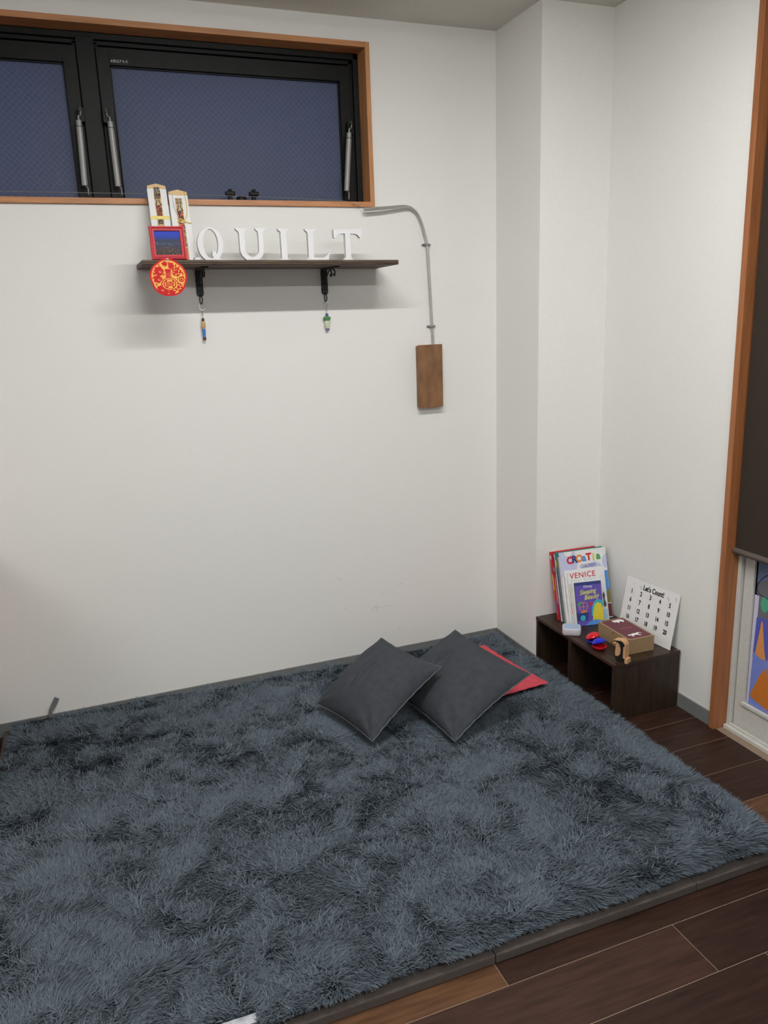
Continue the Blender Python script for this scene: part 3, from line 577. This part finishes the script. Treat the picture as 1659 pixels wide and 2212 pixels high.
def spine_marks(b, t, items):
    """little blocks of print on a spine: (y0, y1, fraction of width, material)"""
    for y0, y1, f, mt in items: part('spine_print', mt, b, (-.0008, -.0004, y0, y1, t*(.5-f/2), t*(.5+f/2)))
b, t = book(0.0125, 0.203, 0.274, cred, cred, 'tall red picture book at the back of the row', -0.004)
spine_marks(b, t, [(.245,.260,.7,cwhite), (.19,.225,.5,cdgrey), (.12,.182,.45,cyel)])
part('spine_print', cblue, b, (-.0008, -.0004, .022, .080, t*.45, t*.98))
b, t = book(0.007, 0.196, 0.268, cwine, cdred, 'thin wine red book behind the white ones', -0.001)
spine_marks(b, t, [(.20,.216,.5,cwhite), (.07,.175,.35,cwhite)])
b, t = book(0.005, 0.2, 0.27, cwhite, cwhite, 'thin white picture book with a black printed spine', 0.002)
spine_marks(b, t, [(.19,.26,.4,cdgrey)])
b, t = book(0.008, 0.213, 0.278, cteal, cdgrey, 'teal picture book with a dark spine', 0.004)
spine_marks(b, t, [(.25,.2775,.96,cteal), (.222,.247,.7,cyel), (.16,.215,.9,cnavy)])
b, t = book(0.0035, 0.19, 0.262, cgrey, cgrey, 'thin grey booklet behind the lettered cover', 0.006)
b, t = book(0.0045, 0.19, 0.255, cdgrey, cdgrey, 'thin dark grey booklet behind the lettered cover', 0.006)
b, t = book(0.004, 0.198, 0.262, cwhite, cwhite, 'thin plain white booklet just behind the lilac cover', 0.006)
bc, tc_ = book(0.0055, 0.207, 0.283, cwhite, cwhite, 'white and lilac picture book titled CROATIA', 0.006, dyaw=-0.02)
zf = tc_+.0002
flat('cover_patch', clil, bc, [[(.0,.20),(.0,.283),(.018,.283),(.026,.268),(.040,.264),(.052,.270),(.058,.283),(.064,.283),(.075,.24),(.068,.205),(.05,.195),(.0,.185)], [(.075,.195),(.10,.20),(.13,.20),(.16,.205),(.185,.20),(.175,.222),(.15,.232),(.12,.226),(.09,.214)], [(.207,.20),(.207,.258),(.195,.252),(.187,.238),(.187,.215),(.195,.202)]], zf)
flat('cover_patch', csky, bc, [[(.168,.105),(.206,.105),(.206,.19),(.168,.19)]], zf)
flat('cover_patch', colive, bc, [[(.168,.06),(.206,.06),(.206,.118),(.19,.105),(.18,.112),(.165,.10)]], zf+.0004)
flat('cover_patch', cmar, bc, [[(.168,.004),(.206,.004),(.206,.055),(.165,.06)]], zf+.0006)
for i, (ch, mt) in enumerate(zip('CROaTia', (cred, cnavy, corg, csky, cred, cyel, cgreen))):
    texts('title_letter', mt, bc, [(ch, .042+i*.0215, .249+(-.002, 0, .001, .002, .003, .001, .003)[i], .038 if ch not in 'ai' else .040, dict(bold=.0019))], zf+.0006)
texts('subtitle', flat_col('print_violet_text', (.16, .13, .36)), bc, [('CHILDREN', .120, .2185, .0185, dict(shear=.25, sx=.78, bold=.0002))], zf+.0008)
texts('subtitle', cpale, bc, [('FOR', .075, .2185, .0185, dict(shear=.25, sx=.78))], zf+.0008)
b, t = book(0.006, 0.172, 0.212, cwhite, cwhite, 'white booklet between the CROATIA and VENICE covers', 0.014, dyaw=-0.03)
spine_marks(b, t, [(.05,.19,.25,cdgrey)])
bv, t = book(0.005, 0.163, 0.205, cwhite, cwhite, 'white picture book titled VENICE FOR KIDS', 0.022, dyaw=-0.05)
zf = t+.0002
texts('title', cred, bv, [('VENICE', .066, .190, .031, dict(bold=.0002, space=1.12))], zf)
texts('subtitle', c_('pale_grey', (.52, .52, .52)), bv, [('FOR KIDS', .066, .170, .0150, dict(space=1.75))], zf)
flat('cover_mark', cred, bv, [[(.064,.154),(.082,.154),(.076,.158),(.074,.161),(.070,.157)]], zf)
texts('publisher_line', cdgrey, bv, [('· — ·', .094, .155, .010, {})], zf)
flat('cover_patch', clb, bv, [rectp(.140, .160, .005, .045)], zf)
flat('cover_patch', cdgrey, bv, [[(.143,.10),(.150,.115),(.155,.10),(.152,.085),(.158,.06),(.150,.05),(.143,.06),(.146,.08)]], zf)
b, t = book(0.0055, 0.122, 0.164, cwhite, cwhite, 'small white booklet with an orange and yellow spine', 0.025, dyaw=-0.07)
spine_marks(b, t, [(.045,.085,.9,corg), (.008,.035,.9,clb), (.088,.160,.35,cyel)])
b, t = book(0.0075, 0.12, 0.168, cwhite, cwhite, 'small plain white booklet behind the violet cover', 0.027, dyaw=-0.09)
bs, t = book(0.004, 0.112, 0.17, cpurple, cdgrey, 'small violet picture book titled Sleeping Beauty at the front', 0.034, dyaw=-0.12)
zf = t+.0002
flat('cover_patch', cnavy, bs, [rectp(.0, .11, .158, .17), [(.0,.02),(.045,.02),(.05,.05),(.03,.062),(.012,.05),(.0,.055)]], zf)
for r_ in range(5): flat('cover_patch', c_('violet_line', (.09, .06, .33)), bs, [rectp(.004, .108, .150-r_*.018, .1508-r_*.018)], zf)
texts('title', c_('title_yellow', (.70, .72, .12)), bs, [('Sleeping', .052, .131, .0255, dict(shear=.3, bold=.0003, sx=.82, rot=.08)), ('Beauty', .066, .110, .0265, dict(shear=.3, bold=.0003, sx=.85, rot=.08))], zf+.0006)
texts('publisher_name', cwhite, bs, [('Disney', .054, .152, .0135, dict(shear=.2, bold=.0001))], zf+.0004)
flat('cover_patch', corg, bs, [[ell(.030, .074, .0185, .0185, 24), ell(.030, .074, .016, .016, 24)], rectp(.029,.031,.058,.090), rectp(.014,.046,.073,.075), [(.018,.050),(.045,.052),(.045,.056),(.018,.055)]], zf+.0004)
flat('cover_patch', cred, bs, [ell(.062, .083, .009, .006, 12, 0, .4)], zf+.0004)
flat('cover_patch', cgreen, bs, [[(.004,.085),(.020,.098),(.022,.086),(.01,.078)]], zf+.0004)
flat('cover_patch', ccyan, bs, [[(.062,.035),(.064,.065),(.072,.085),(.085,.096),(.1,.097),(.111,.09),(.111,.035)], ell(.024,.030,.011,.011,14)], zf+.0006)
flat('cover_patch', cyel, bs, [[(.064,.012),(.068,.05),(.078,.078),(.090,.086),(.104,.080),(.111,.06),(.111,.015),(.09,.004)]], zf+.0010)
flat('cover_patch', csky, bs, [[(.03,.0),(.111,.0),(.111,.012),(.075,.020),(.05,.014)]], zf+.0014)
# ------------------------------------------------------------------ counting card
cc = thing('counting_card', "white card of numbers headed Let's Count leaning on the wall", 'card', mat=plane_frame((.2295, -.5538, BH+.0008), -1.4815, .186))
CW, CH = .2637, .207
part('card', M_('laminated_card', (.80, .80, .80), .35, noise=(40, .02), spec=.5), cc, (0, CW, 0, CH, -.0012, 0))
texts('heading', ink_m, cc, [("Let's Count!", .140, CH-.024, .027, dict(sx=.76, bold=.0009))], .0004)
nums = []; circ = []
for i in range(20):
    r_, c2 = divmod(i, 5); x = .036+c2*.0475+r_*.0; y = CH-.052-r_*.0335
    nums.append((str(i+1), x, y, .0235, dict(sx=.72, bold=.0010)))
    if i in (0, 2, 4, 6, 8, 14, 18): circ.append([ell(x, y, .0135, .0135, 22), ell(x, y, .0129, .0129, 22)])
for it_ in nums: texts('number', ink_m, cc, [it_], .0004)
fg = M_('faint_grey_print', (.62, .62, .63), .5, noise=(40, .03))
flat('faint_circle', fg, cc, circ, .0003, .0002)
for x, y in ((.075, CH-.026), (.212, CH-.028), (.246, CH-.020)): flat('faint_drawing', fg, cc, [ell(x, y, .005, .004, 10), ell(x+.004, y-.006, .003, .004, 8)], .0003, .0002)
# ------------------------------------------------------------------ kraft box
kb = thing('kraft_box', 'brown kraft card box with a burgundy label on the bench', 'box', mat=Matrix.Translation((.0979, -.7836, BH+.0003)) @ Matrix.Rotation(-.0361, 4, 'Z'))
KW, KD, KH = .1076, .1895, .0573
part('tray', kraft_m, kb, (0, KW, 0, KD, 0, KH-.003), bevel=.0012)
part('lid', kraft_m, kb, (-.0006, KW+.0006, -.0006, KD+.0006, KH-.003, KH), bevel=.0008)
MB().lathe([(.006, 0), (.006, .0006)], 16).build('thumb_notch', M_('dark_kraft', (.13, .08, .04), .8, noise=(60, .1)), kb).matrix_local = Matrix.Translation((-.0002, .095, KH-.008)) @ Matrix.Rotation(math.radians(-90), 4, 'Y') @ Matrix.Diagonal((.8, .55, 1, 1))
lab_ = flat('label', burg_m, kb, [rrect(.006, KW-.006, .006, KD-.007, .007)], KH+.0002)
an = [(-.019,.001),(-.021,.009),(-.016,.014),(-.006,.013),(.004,.015),(.014,.013),(.020,.007),(.019,-.002),(.015,-.003),(.014,-.010),(.009,-.010),(.008,-.003),(-.001,-.002),(-.003,-.010),(-.009,-.010),(-.009,-.002),(-.015,-.004)]
flat('animal_print', paper_m, kb, [[(.070+x*1.15, .160+y*1.1) for x, y in an]], KH+.0006)
cat_ = [(-.020,.002),(-.018,.008),(-.010,.006),(-.002,.010),(.010,.009),(.016,.013),(.023,.010),(.026,.002),(.023,.003),(.021,.008),(.015,.006),(.013,-.001),(.017,-.008),(.012,-.009),(.007,-.002),(-.004,-.002),(-.008,-.009),(-.013,-.008),(-.010,-.001),(-.016,-.001)]
flat('animal_print', paper_m, kb, [[(.047+x*1.25, .032+y*1.2) for x, y in cat_]], KH+.0006)
texts('faint_lettering', M_('label_print', (.24, .06, .075), .5, noise=(40, .05)), kb, [('ZOO', .055, .098, .024, dict(bold=.0006))] if False else [], 0) if False else None
rz = random.Random(2)
flat('faint_emblem', M_('label_print', (.24, .065, .08), .5, noise=(40, .05)), kb, [[(.03+.006*k+rz.uniform(-.002,.002), .085+rz.uniform(-.004,.008)), (.035+.006*k, .090+rz.uniform(0,.01)), (.033+.006*k, .106+rz.uniform(-.006,.006)), (.028+.006*k, .10)] for k in range(9)], KH+.0006)
# ------------------------------------------------------------------ wooden bird block
wb_ = thing('wooden_bird', 'small flat wooden bird figure in black and tan in front of the kraft box', 'figurine', mat=plane_frame((.0395, -.797, BH+.0004), math.radians(-66), 0) @ Matrix.Diagonal((1.3, 1.36, 1.36, 1)))
bt_m = M_('beech', (.60, .34, .17), .5, noise=(16, .12), stretch=(3, .8, 3))
prof = [(.0,.004),(.004,.0),(.034,.0),(.034,.0125),(.0275,.0125)]+[(.0275,.046)]+arc(.0125,.046,.015,.0145,0,105,10)+[(.002,.0585),(-.006,.0570),(-.0120,.0525),(-.0155,.0465),(-.0160,.0425),(-.0135,.0435),(-.0125,.0455),(-.0005,.0455),(-.0012,.036),(-.0022,.024),(-.0012,.012)]
flat('body', bt_m, wb_, [prof], 0, .019)
blk = M_('black_stain', (.012, .010, .009), .5, noise=(40, .2))
flat('black_side', blk, wb_, [[(.0,.004),(.004,.0),(.026,.0),(.026,.0125),(.021,.0125)]+[(.021,.044)]+arc(.0125,.046,.0125,.012,0,105,8)+[(.001,.0565),(-.006,.0555),(-.0115,.0515),(-.0150,.0462),(-.0155,.0430),(-.0135,.0440),(-.0120,.0480),(-.009,.0515),(-.003,.0540),(.004,.0535),(.010,.048),(.0145,.036),(.013,.022),(.006,.0145),(-.0012,.0145),(-.0014,.012)]], .0098, .0008)
flat('eye', blk, wb_, [arc(.0065,.044,.0022,.0022,180,360,8)+arc(.0065,.044,.0017,.0017,360,180,8)], .0101, .0006)
flat('beak_stripe', blk, wb_, [[(-.0130,.0455),(-.0005,.0455),(-.0005,.0463),(-.0128,.0463)], [(.001,.0475),(.0018,.0475),(.0024,.0540),(.0012,.0542)]], .0101, .0006)
# ------------------------------------------------------------------ ink pad, castanets
ip = thing('ink_pad', 'small white plastic box with a pale blue top on the bench edge', 'ink pad', mat=Matrix.Translation((.0325, -.527, BH+.0003)) @ Matrix.Rotation(math.radians(-33), 4, 'Z'))
m = MB(); me = curve_mesh([rrect(-.030, .030, -.027, .027, .009)], .016, .005); m.mesh(me, Matrix.Translation((0,0,.0132))); m.build('case', M_('milky_plastic', (.58, .57, .60), .35, noise=(40, .03), spec=.5), ip, smooth=True)
flat('pad', M_('pale_blue_pad', (.36, .46, .62), .7, noise=(200, .06)), ip, [rrect(-.0285, .0285, -.0235, .0270, .003)], .0263, .0012)
def castanet(x, y, rz_, top, bot, lab):
    c = thing('castanet', lab, 'castanet', mat=Matrix.Translation((x, y, BH+.0003)) @ Matrix.Rotation(rz_, 4, 'Z'), group='plastic castanets')
    R = .0265
    pr_b = [(.005, 0), (.015, .0018), (.0225, .0055), (R, .0110), (R-.0006, .0126), (R-.005, .0126), (R-.008, .0100), (.012, .0062), (.001, .0052)]
    pr_b = [(r, z*1.35) for r, z in pr_b]
    MB().lathe(pr_b, 32).build('lower_shell', bot, c, smooth=True)
    t = MB().lathe([(r, -z) for r, z in pr_b][::-1], 32); o = t.build('upper_shell', top, c, smooth=True)
    o.matrix_local = Matrix.Translation((0, R*.86, .0172)) @ Matrix.Rotation(math.radians(-24), 4, 'X') @ Matrix.Translation((0, -R*.86, .0172))
    MB().tube([(-.006, R*.86, .006), (-.006, R*.98, .012), (.006, R*.98, .012), (.006, R*.86, .006)], .0008, 6).build('cord', flat_col('elastic', (.05, .05, .05)), c)
pr = M_('glossy_red_plastic', (.62, .006, .016), .12, noise=(20, .03), spec=.6); pb = M_('glossy_blue_plastic', (.008, .016, .52), .12, noise=(20, .03), spec=.6)
castanet(.046, -.647, math.radians(-125), pr, pb, 'plastic castanet with a red upper and blue lower shell')
castanet(.034, -.700, math.radians(-150), pb, pr, 'plastic castanet with a blue upper and red lower shell')
bpy.data.objects['castanet'].rotation_euler.z = math.radians(30); bpy.data.objects['castanet.001'].rotation_euler.z = math.radians(8)
# ------------------------------------------------------------------ cushions
def vnoise(x, y, sc, seed):
    rng = np.random.default_rng(seed); G = rng.random((256, 256))
    u = np.asarray(x)/sc+100.; v = np.asarray(y)/sc+100.; i = np.floor(u).astype(int); j = np.floor(v).astype(int); fu = u-i; fv = v-j
    fu = fu*fu*(3-2*fu); fv = fv*fv*(3-2*fv); g = lambda a, b: G[a % 256, b % 256]
    return (g(i,j)*(1-fu)*(1-fv)+g(i+1,j)*fu*(1-fv)+g(i,j+1)*(1-fu)*fv+g(i+1,j+1)*fu*fv)*2-1
def cushion(c, R, w, h, T, mat, seam, lab, seed, creases, group=None, pinch=.065):
    M = Matrix(R).to_4x4(); M.translation = Vector(c)
    o = thing('cushion', lab, 'cushion', mat=M, group=group)
    n = 96; us = np.sin(np.linspace(-1, 1, n)*math.pi/2); U, V = np.meshgrid(us, us, indexing='ij')
    def outline(U, V): return w/2*U*(1-pinch*(1-V**2)), h/2*V*(1-pinch*(1-U**2))
    X, Y = outline(U, V); vs = []; fs = []
    prof = (np.clip((1-U**2)*(1-V**2), 0, 1))**.52
    for sgn in (1, -1):
        Z = T*prof*(1 if sgn > 0 else -.5)
        wr = .0055*vnoise(X, Y, .075, seed+int(sgn))*prof + .0012*vnoise(X, Y, .022, seed+5)*prof
        for sx_ in (-1, 1):                      # folds fanning out of the corners
            for sy_ in (-1, 1):
                rx_, ry_ = sx_*w/2-X, sy_*h/2-Y; rad = np.hypot(rx_, ry_); ang = np.arctan2(ry_*sy_, rx_*sx_)
                wr = wr + .0042*np.sin(ang*9+seed+sx_*1.3+sy_*.7)*np.exp(-((rad-.075)/.045)**2)
        for (cx, cy, dx, dy, L, dep, wd) in creases:
            a = math.hypot(dx, dy); dx_, dy_ = dx/a, dy/a
            s = (X-cx)*dx_+(Y-cy)*dy_; q = -(X-cx)*dy_+(Y-cy)*dx_
            wr = wr - dep*np.exp(-(q/wd)**2)*np.exp(-(s/L)**2)
        Z = Z+wr*(1 if sgn > 0 else .4)*np.minimum(1, prof*3)
        b = len(vs); vs += list(zip(X.ravel().tolist(), Y.ravel().tolist(), Z.ravel().tolist()))
        for i in range(n-1):
            for j in range(n-1):
                q = (b+i*n+j, b+(i+1)*n+j, b+(i+1)*n+j+1, b+i*n+j+1); fs.append(q if sgn > 0 else q[::-1])
    me = bpy.data.meshes.new('cover'); me.from_pydata(vs, [], fs); bm = bmesh.new(); bm.from_mesh(me); bmesh.ops.remove_doubles(bm, verts=bm.verts, dist=1e-5); bm.to_mesh(me); bm.free()
    cv = link('cover', me, mat, o, True)
    t = np.linspace(-1, 1, 30); ring = [(-1, a) for a in t]+[(a, 1) for a in t[1:]]+[(1, -a) for a in t[1:]]+[(-a, -1) for a in t[1:-1]]
    pts = []
    for k, (a, b) in enumerate(ring):
        x, y = outline(np.array(a), np.array(b)); pts.append((float(x)*1.004, float(y)*1.004, .0012*math.sin(k*1.7)))
    MB().tube(pts, .0021, 6, closed=True).build('seam', seam, o, smooth=True)
    return o
def rotm(rows): return Matrix(rows)
c1 = cushion((-.766, -.5155, .1640), rotm([[0.839, -0.266, -0.4747], [0.2365, 0.9639, -0.1222], [0.4901, -0.0097, 0.8716]]), .345, .347, .080, denim_m, pipingg_m,
        'charcoal denim cushion leaning on the other dark cushion', 11, [(.02, .012, 1, .06, .075, .015, .0075), (.03, -.012, 1, .10, .05, .010, .008), (-.05, .03, 1, .1, .05, .008, .010), (-.11, -.06, 1, -.3, .05, .005, .012)], 'charcoal cushions')
c2 = cushion((-.4974, -.590, .1585), rotm([[0.89, -0.1766, -0.4203], [0.1439, 0.9836, -0.1087], [0.4326, 0.0362, 0.9009]]), .352, .432, .080, denim_m, pipingg_m,
        'larger charcoal denim cushion lying over the coral cushion', 23, [(.03, .062, 1, .05, .05, .015, .007), (.045, .045, 1, .05, .035, .011, .006), (.0, .025, 1, .2, .05, .008, .009), (-.06, .0, 1, -.1, .06, .005, .012)], 'charcoal cushions')
yr = math.radians(7)
c3 = cushion((-.333, -.428, .080), rotm([[math.cos(yr), -math.sin(yr), 0], [math.sin(yr), math.cos(yr), 0], [0, 0, 1]]), .370, .405, .027, coral_m, coral_m, 'flat coral red cushion peeking out from under the dark cushions', 31, [], None, .03)
# ------------------------------------------------------------------ rug
rug = thing('shaggy_rug', 'large slate grey shaggy rug covering the play corner floor', 'rug', (-1.0, -.8, .024))
RX0, RX1, RY0, RY1 = -1.985, -.036, -1.586, -.046
part('backing', rugbase_m, rug, (RX0+1.0+.012, RX1+1.0-.012, RY0+.8+.009, RY1+.8-.012, 0, .008))
rng = np.random.default_rng(4)
sp_ = .0024
gx, gy = np.meshgrid(np.arange(RX0-.02, RX1+.02, sp_), np.arange(RY0-.02, RY1+.04, sp_)); x = gx.ravel(); y = gy.ravel()
x = x+rng.uniform(-.5, .5, x.size)*sp_; y = y+rng.uniform(-.5, .5, x.size)*sp_
left = RX0+.012*vnoise(y, y*0, .16, 1)+.004*vnoise(y, y*0, .04, 2); right = RX1-.014*(y > -.33)+.006*vnoise(y, y*0+3, .2, 3)+.003*vnoise(y, y*0, .05, 4)
front = RY0+.006*vnoise(x, x*0, .25, 5)+.003*vnoise(x, x*0, .05, 6); backe = RY1+np.clip((-1.25-x)/.25, 0, 1)*.038+.004*vnoise(x, x*0, .12, 7)
keep = (x > left) & (x < right) & (y > front) & (y < backe) & ~((x > -1.56) & (x < -1.428) & (y < -1.548)); x = x[keep]; y = y[keep]; left, right, front, backe = left[keep], right[keep], front[keep], backe[keep]
n = x.size
def vec(sc, s): return vnoise(x, y, sc, s), vnoise(x, y, sc, s+50)
lx = np.zeros(n); ly = np.zeros(n)
wx_ = x+.05*vnoise(x, y, .12, 90); wy_ = y+.05*vnoise(x, y, .12, 91)
for sc, am, s in ((.34, .40, 11), (.14, .55, 12), (.06, .80, 13), (.025, .60, 14)):
    lx += am*vnoise(wx_, wy_, sc, s); ly += am*vnoise(wx_, wy_, sc, s+50)
lx += rng.normal(0, .36, n); ly += rng.normal(0, .36, n)
lx += .10; ly += -.18
ed = .07
fr_ = np.clip(1-(right-x)/ed, 0, 1); fl_ = np.clip(1-(x-left)/ed, 0, 1); ff_ = np.clip(1-(y-front)/ed, 0, 1); fb_ = np.clip(1-(backe-y)/ed, 0, 1)
lx += np.where(y > -.33, .1, 1.1)*fr_-1.0*fl_; ly += np.where((x > -1.57) & (x < -1.42), 0., -1.2)*ff_-.5*fb_
wallside = (x < -1.3) & (fb_ > 0); ly = np.where(wallside, ly-.7*fb_, ly)
mag = np.hypot(lx, ly)+1e-6; ax, ay = lx/mag, ly/mag
phi = np.clip(.80+.24*mag, .65, 1.25)
ln = .043*rng.uniform(.72, 1.15, n)*(1+.12*vnoise(x, y, .2, 77))
ln *= np.where(ff_ > .6, .85, 1); 
# pile pressed flat under the cushions
for cc_, hw_, hh_, a_ in (((-.88, -.54), .10, .19, .24), ((-.60, -.62), .11, .21, .16), ((-.333, -.428), .185, .20, yr)):
    u = (x-cc_[0])*math.cos(a_)+(y-cc_[1])*math.sin(a_); v = -(x-cc_[0])*math.sin(a_)+(y-cc_[1])*math.cos(a_)
    ins = (np.abs(u) < hw_) & (np.abs(v) < hh_); phi = np.where(ins, 1.42, phi)
tw = rng.uniform(-.7, .7, n); wxn, wyn = -ay*np.cos(tw)-ax*np.sin(tw)*.6, ax*np.cos(tw)-ay*np.sin(tw)*.6; wz = np.sin(tw)*.4
wd = .00205*rng.uniform(.7, 1.25, n)
z0 = .032+.004*vnoise(x, y, .25, 33)
p0 = np.stack([x, y, z0], 1)
a1, a2 = phi*.55, np.minimum(phi*1.12, 1.5)
d1 = np.stack([ax*np.sin(a1), ay*np.sin(a1), np.cos(a1)], 1); d2 = np.stack([ax*np.sin(a2), ay*np.sin(a2), np.cos(a2)], 1)
p1 = p0+d1*(ln*.45)[:, None]; p2 = p1+d2*(ln*.55)[:, None]
p2[:, 2] = np.maximum(p2[:, 2], .029)
p1[:, 1] = np.minimum(p1[:, 1], -.004); p2[:, 1] = np.minimum(p2[:, 1], -.003); p2[:, 0] = np.minimum(p2[:, 0], -.003+.05*(p2[:, 1] < -.84))
W = np.stack([wxn, wyn, wz], 1)*wd[:, None]
vt = np.empty((n, 5, 3), np.float32); org = np.array([-1.0, -.8, .024])
vt[:, 0] = p0-W*.8-org; vt[:, 1] = p0+W*.8-org; vt[:, 2] = p1-W-org; vt[:, 3] = p1+W-org; vt[:, 4] = p2-org
me = bpy.data.meshes.new('pile'); me.vertices.add(n*5); me.vertices.foreach_set('co', vt.ravel())
base_i = np.arange(n, dtype=np.int32)[:, None]*5
lp = (base_i+np.array([0, 1, 3, 2, 2, 3, 4], np.int32)).ravel()
me.loops.add(n*7); me.loops.foreach_set('vertex_index', lp)
ls = (np.arange(n, dtype=np.int32)[:, None]*7+np.array([0, 4], np.int32)).ravel(); me.polygons.add(n*2); me.polygons.foreach_set('loop_start', ls)
me.update(calc_edges=True); me.validate()
at = me.attributes.new('fibre', 'FLOAT', 'POINT')
fv = np.repeat(np.clip(.5+.28*rng.normal(0, 1, n)+.15*vnoise(x, y, .08, 55), 0, 1).astype(np.float32), 5); at.data.foreach_set('value', fv)
pm = bpy.data.materials.new('slate_pile'); pm.use_nodes = True; nt = pm.node_tree; b = nt.nodes['Principled BSDF']; b.inputs['Roughness'].default_value = .6; b.inputs['Specular IOR Level'].default_value = .3
an_ = nt.nodes.new('ShaderNodeAttribute'); an_.attribute_name = 'fibre'; r = nt.nodes.new('ShaderNodeValToRGB')
r.color_ramp.elements[0].color = (.120, .150, .182, 1); r.color_ramp.elements[1].color = (.210, .258, .304, 1)
nt.links.new(an_.outputs['Fac'], r.inputs[0]); nt.links.new(r.outputs[0], b.inputs['Base Color'])
tr_ = nt.nodes.new('ShaderNodeBsdfTranslucent'); mxs = nt.nodes.new('ShaderNodeMixShader'); mxs.inputs[0].default_value = .3
nt.links.new(r.outputs[0], tr_.inputs[0]); nt.links.new(b.outputs[0], mxs.inputs[1]); nt.links.new(tr_.outputs[0], mxs.inputs[2]); nt.links.new(mxs.outputs[0], nt.nodes['Material Output'].inputs[0])
pl = link('pile', me, pm, rug); pl['kind'] = 'stuff'
# rug corner tag against the wall, ribbed strip at the front edge
tg = MB(); tp = [(-1.8658,-.020,.050),(-1.858,-.016,.076),(-1.848,-.012,.090),(-1.833,-.008,.116)]
for k in range(3):
    a, b_ = Vector(tp[k]), Vector(tp[k+1]); wv = Vector((.0075, 0, -.005))*(.45 if k == 0 else (.8 if k == 1 else 1)); wv2 = Vector((.0075, 0, -.005))*(.8 if k == 0 else 1); i = len(tg.v); dn = Vector((0,-.0025,0))
    for q in (a-wv, a+wv, b_+wv2, b_-wv2): tg.v.append(tuple(q-Vector((-1.0,-.8,.024))))
    for q in (a-wv, a+wv, b_+wv2, b_-wv2): tg.v.append(tuple(q+dn-Vector((-1.0,-.8,.024))))
    tg.f += [(i,i+1,i+2,i+3),(i+7,i+6,i+5,i+4),(i,i+4,i+5,i+1),(i+1,i+5,i+6,i+2),(i+2,i+6,i+7,i+3),(i+3,i+7,i+4,i)]
tg.build('corner_tag', M_('grey_webbing', (.16, .165, .17), .8, noise=(200, .25)), rug)
st = thing('ribbed_strip', 'white ribbed plastic strip showing under the front edge of the rug', 'strip', mat=Matrix.Translation((-1.480, -1.563, .0325)) @ Matrix.Rotation(math.radians(-1), 4, 'Z'))
part('strip', M_('white_plastic', (.66, .68, .72), .4, noise=(60, .05)), st, (-.075, .048, -.010, .012, 0, .004), bevel=.001)
for k in range(5): part('rib', MATS['white_plastic'], st, (-.075, .048, -.008+k*.004, -.0062+k*.004, .004, .0055))
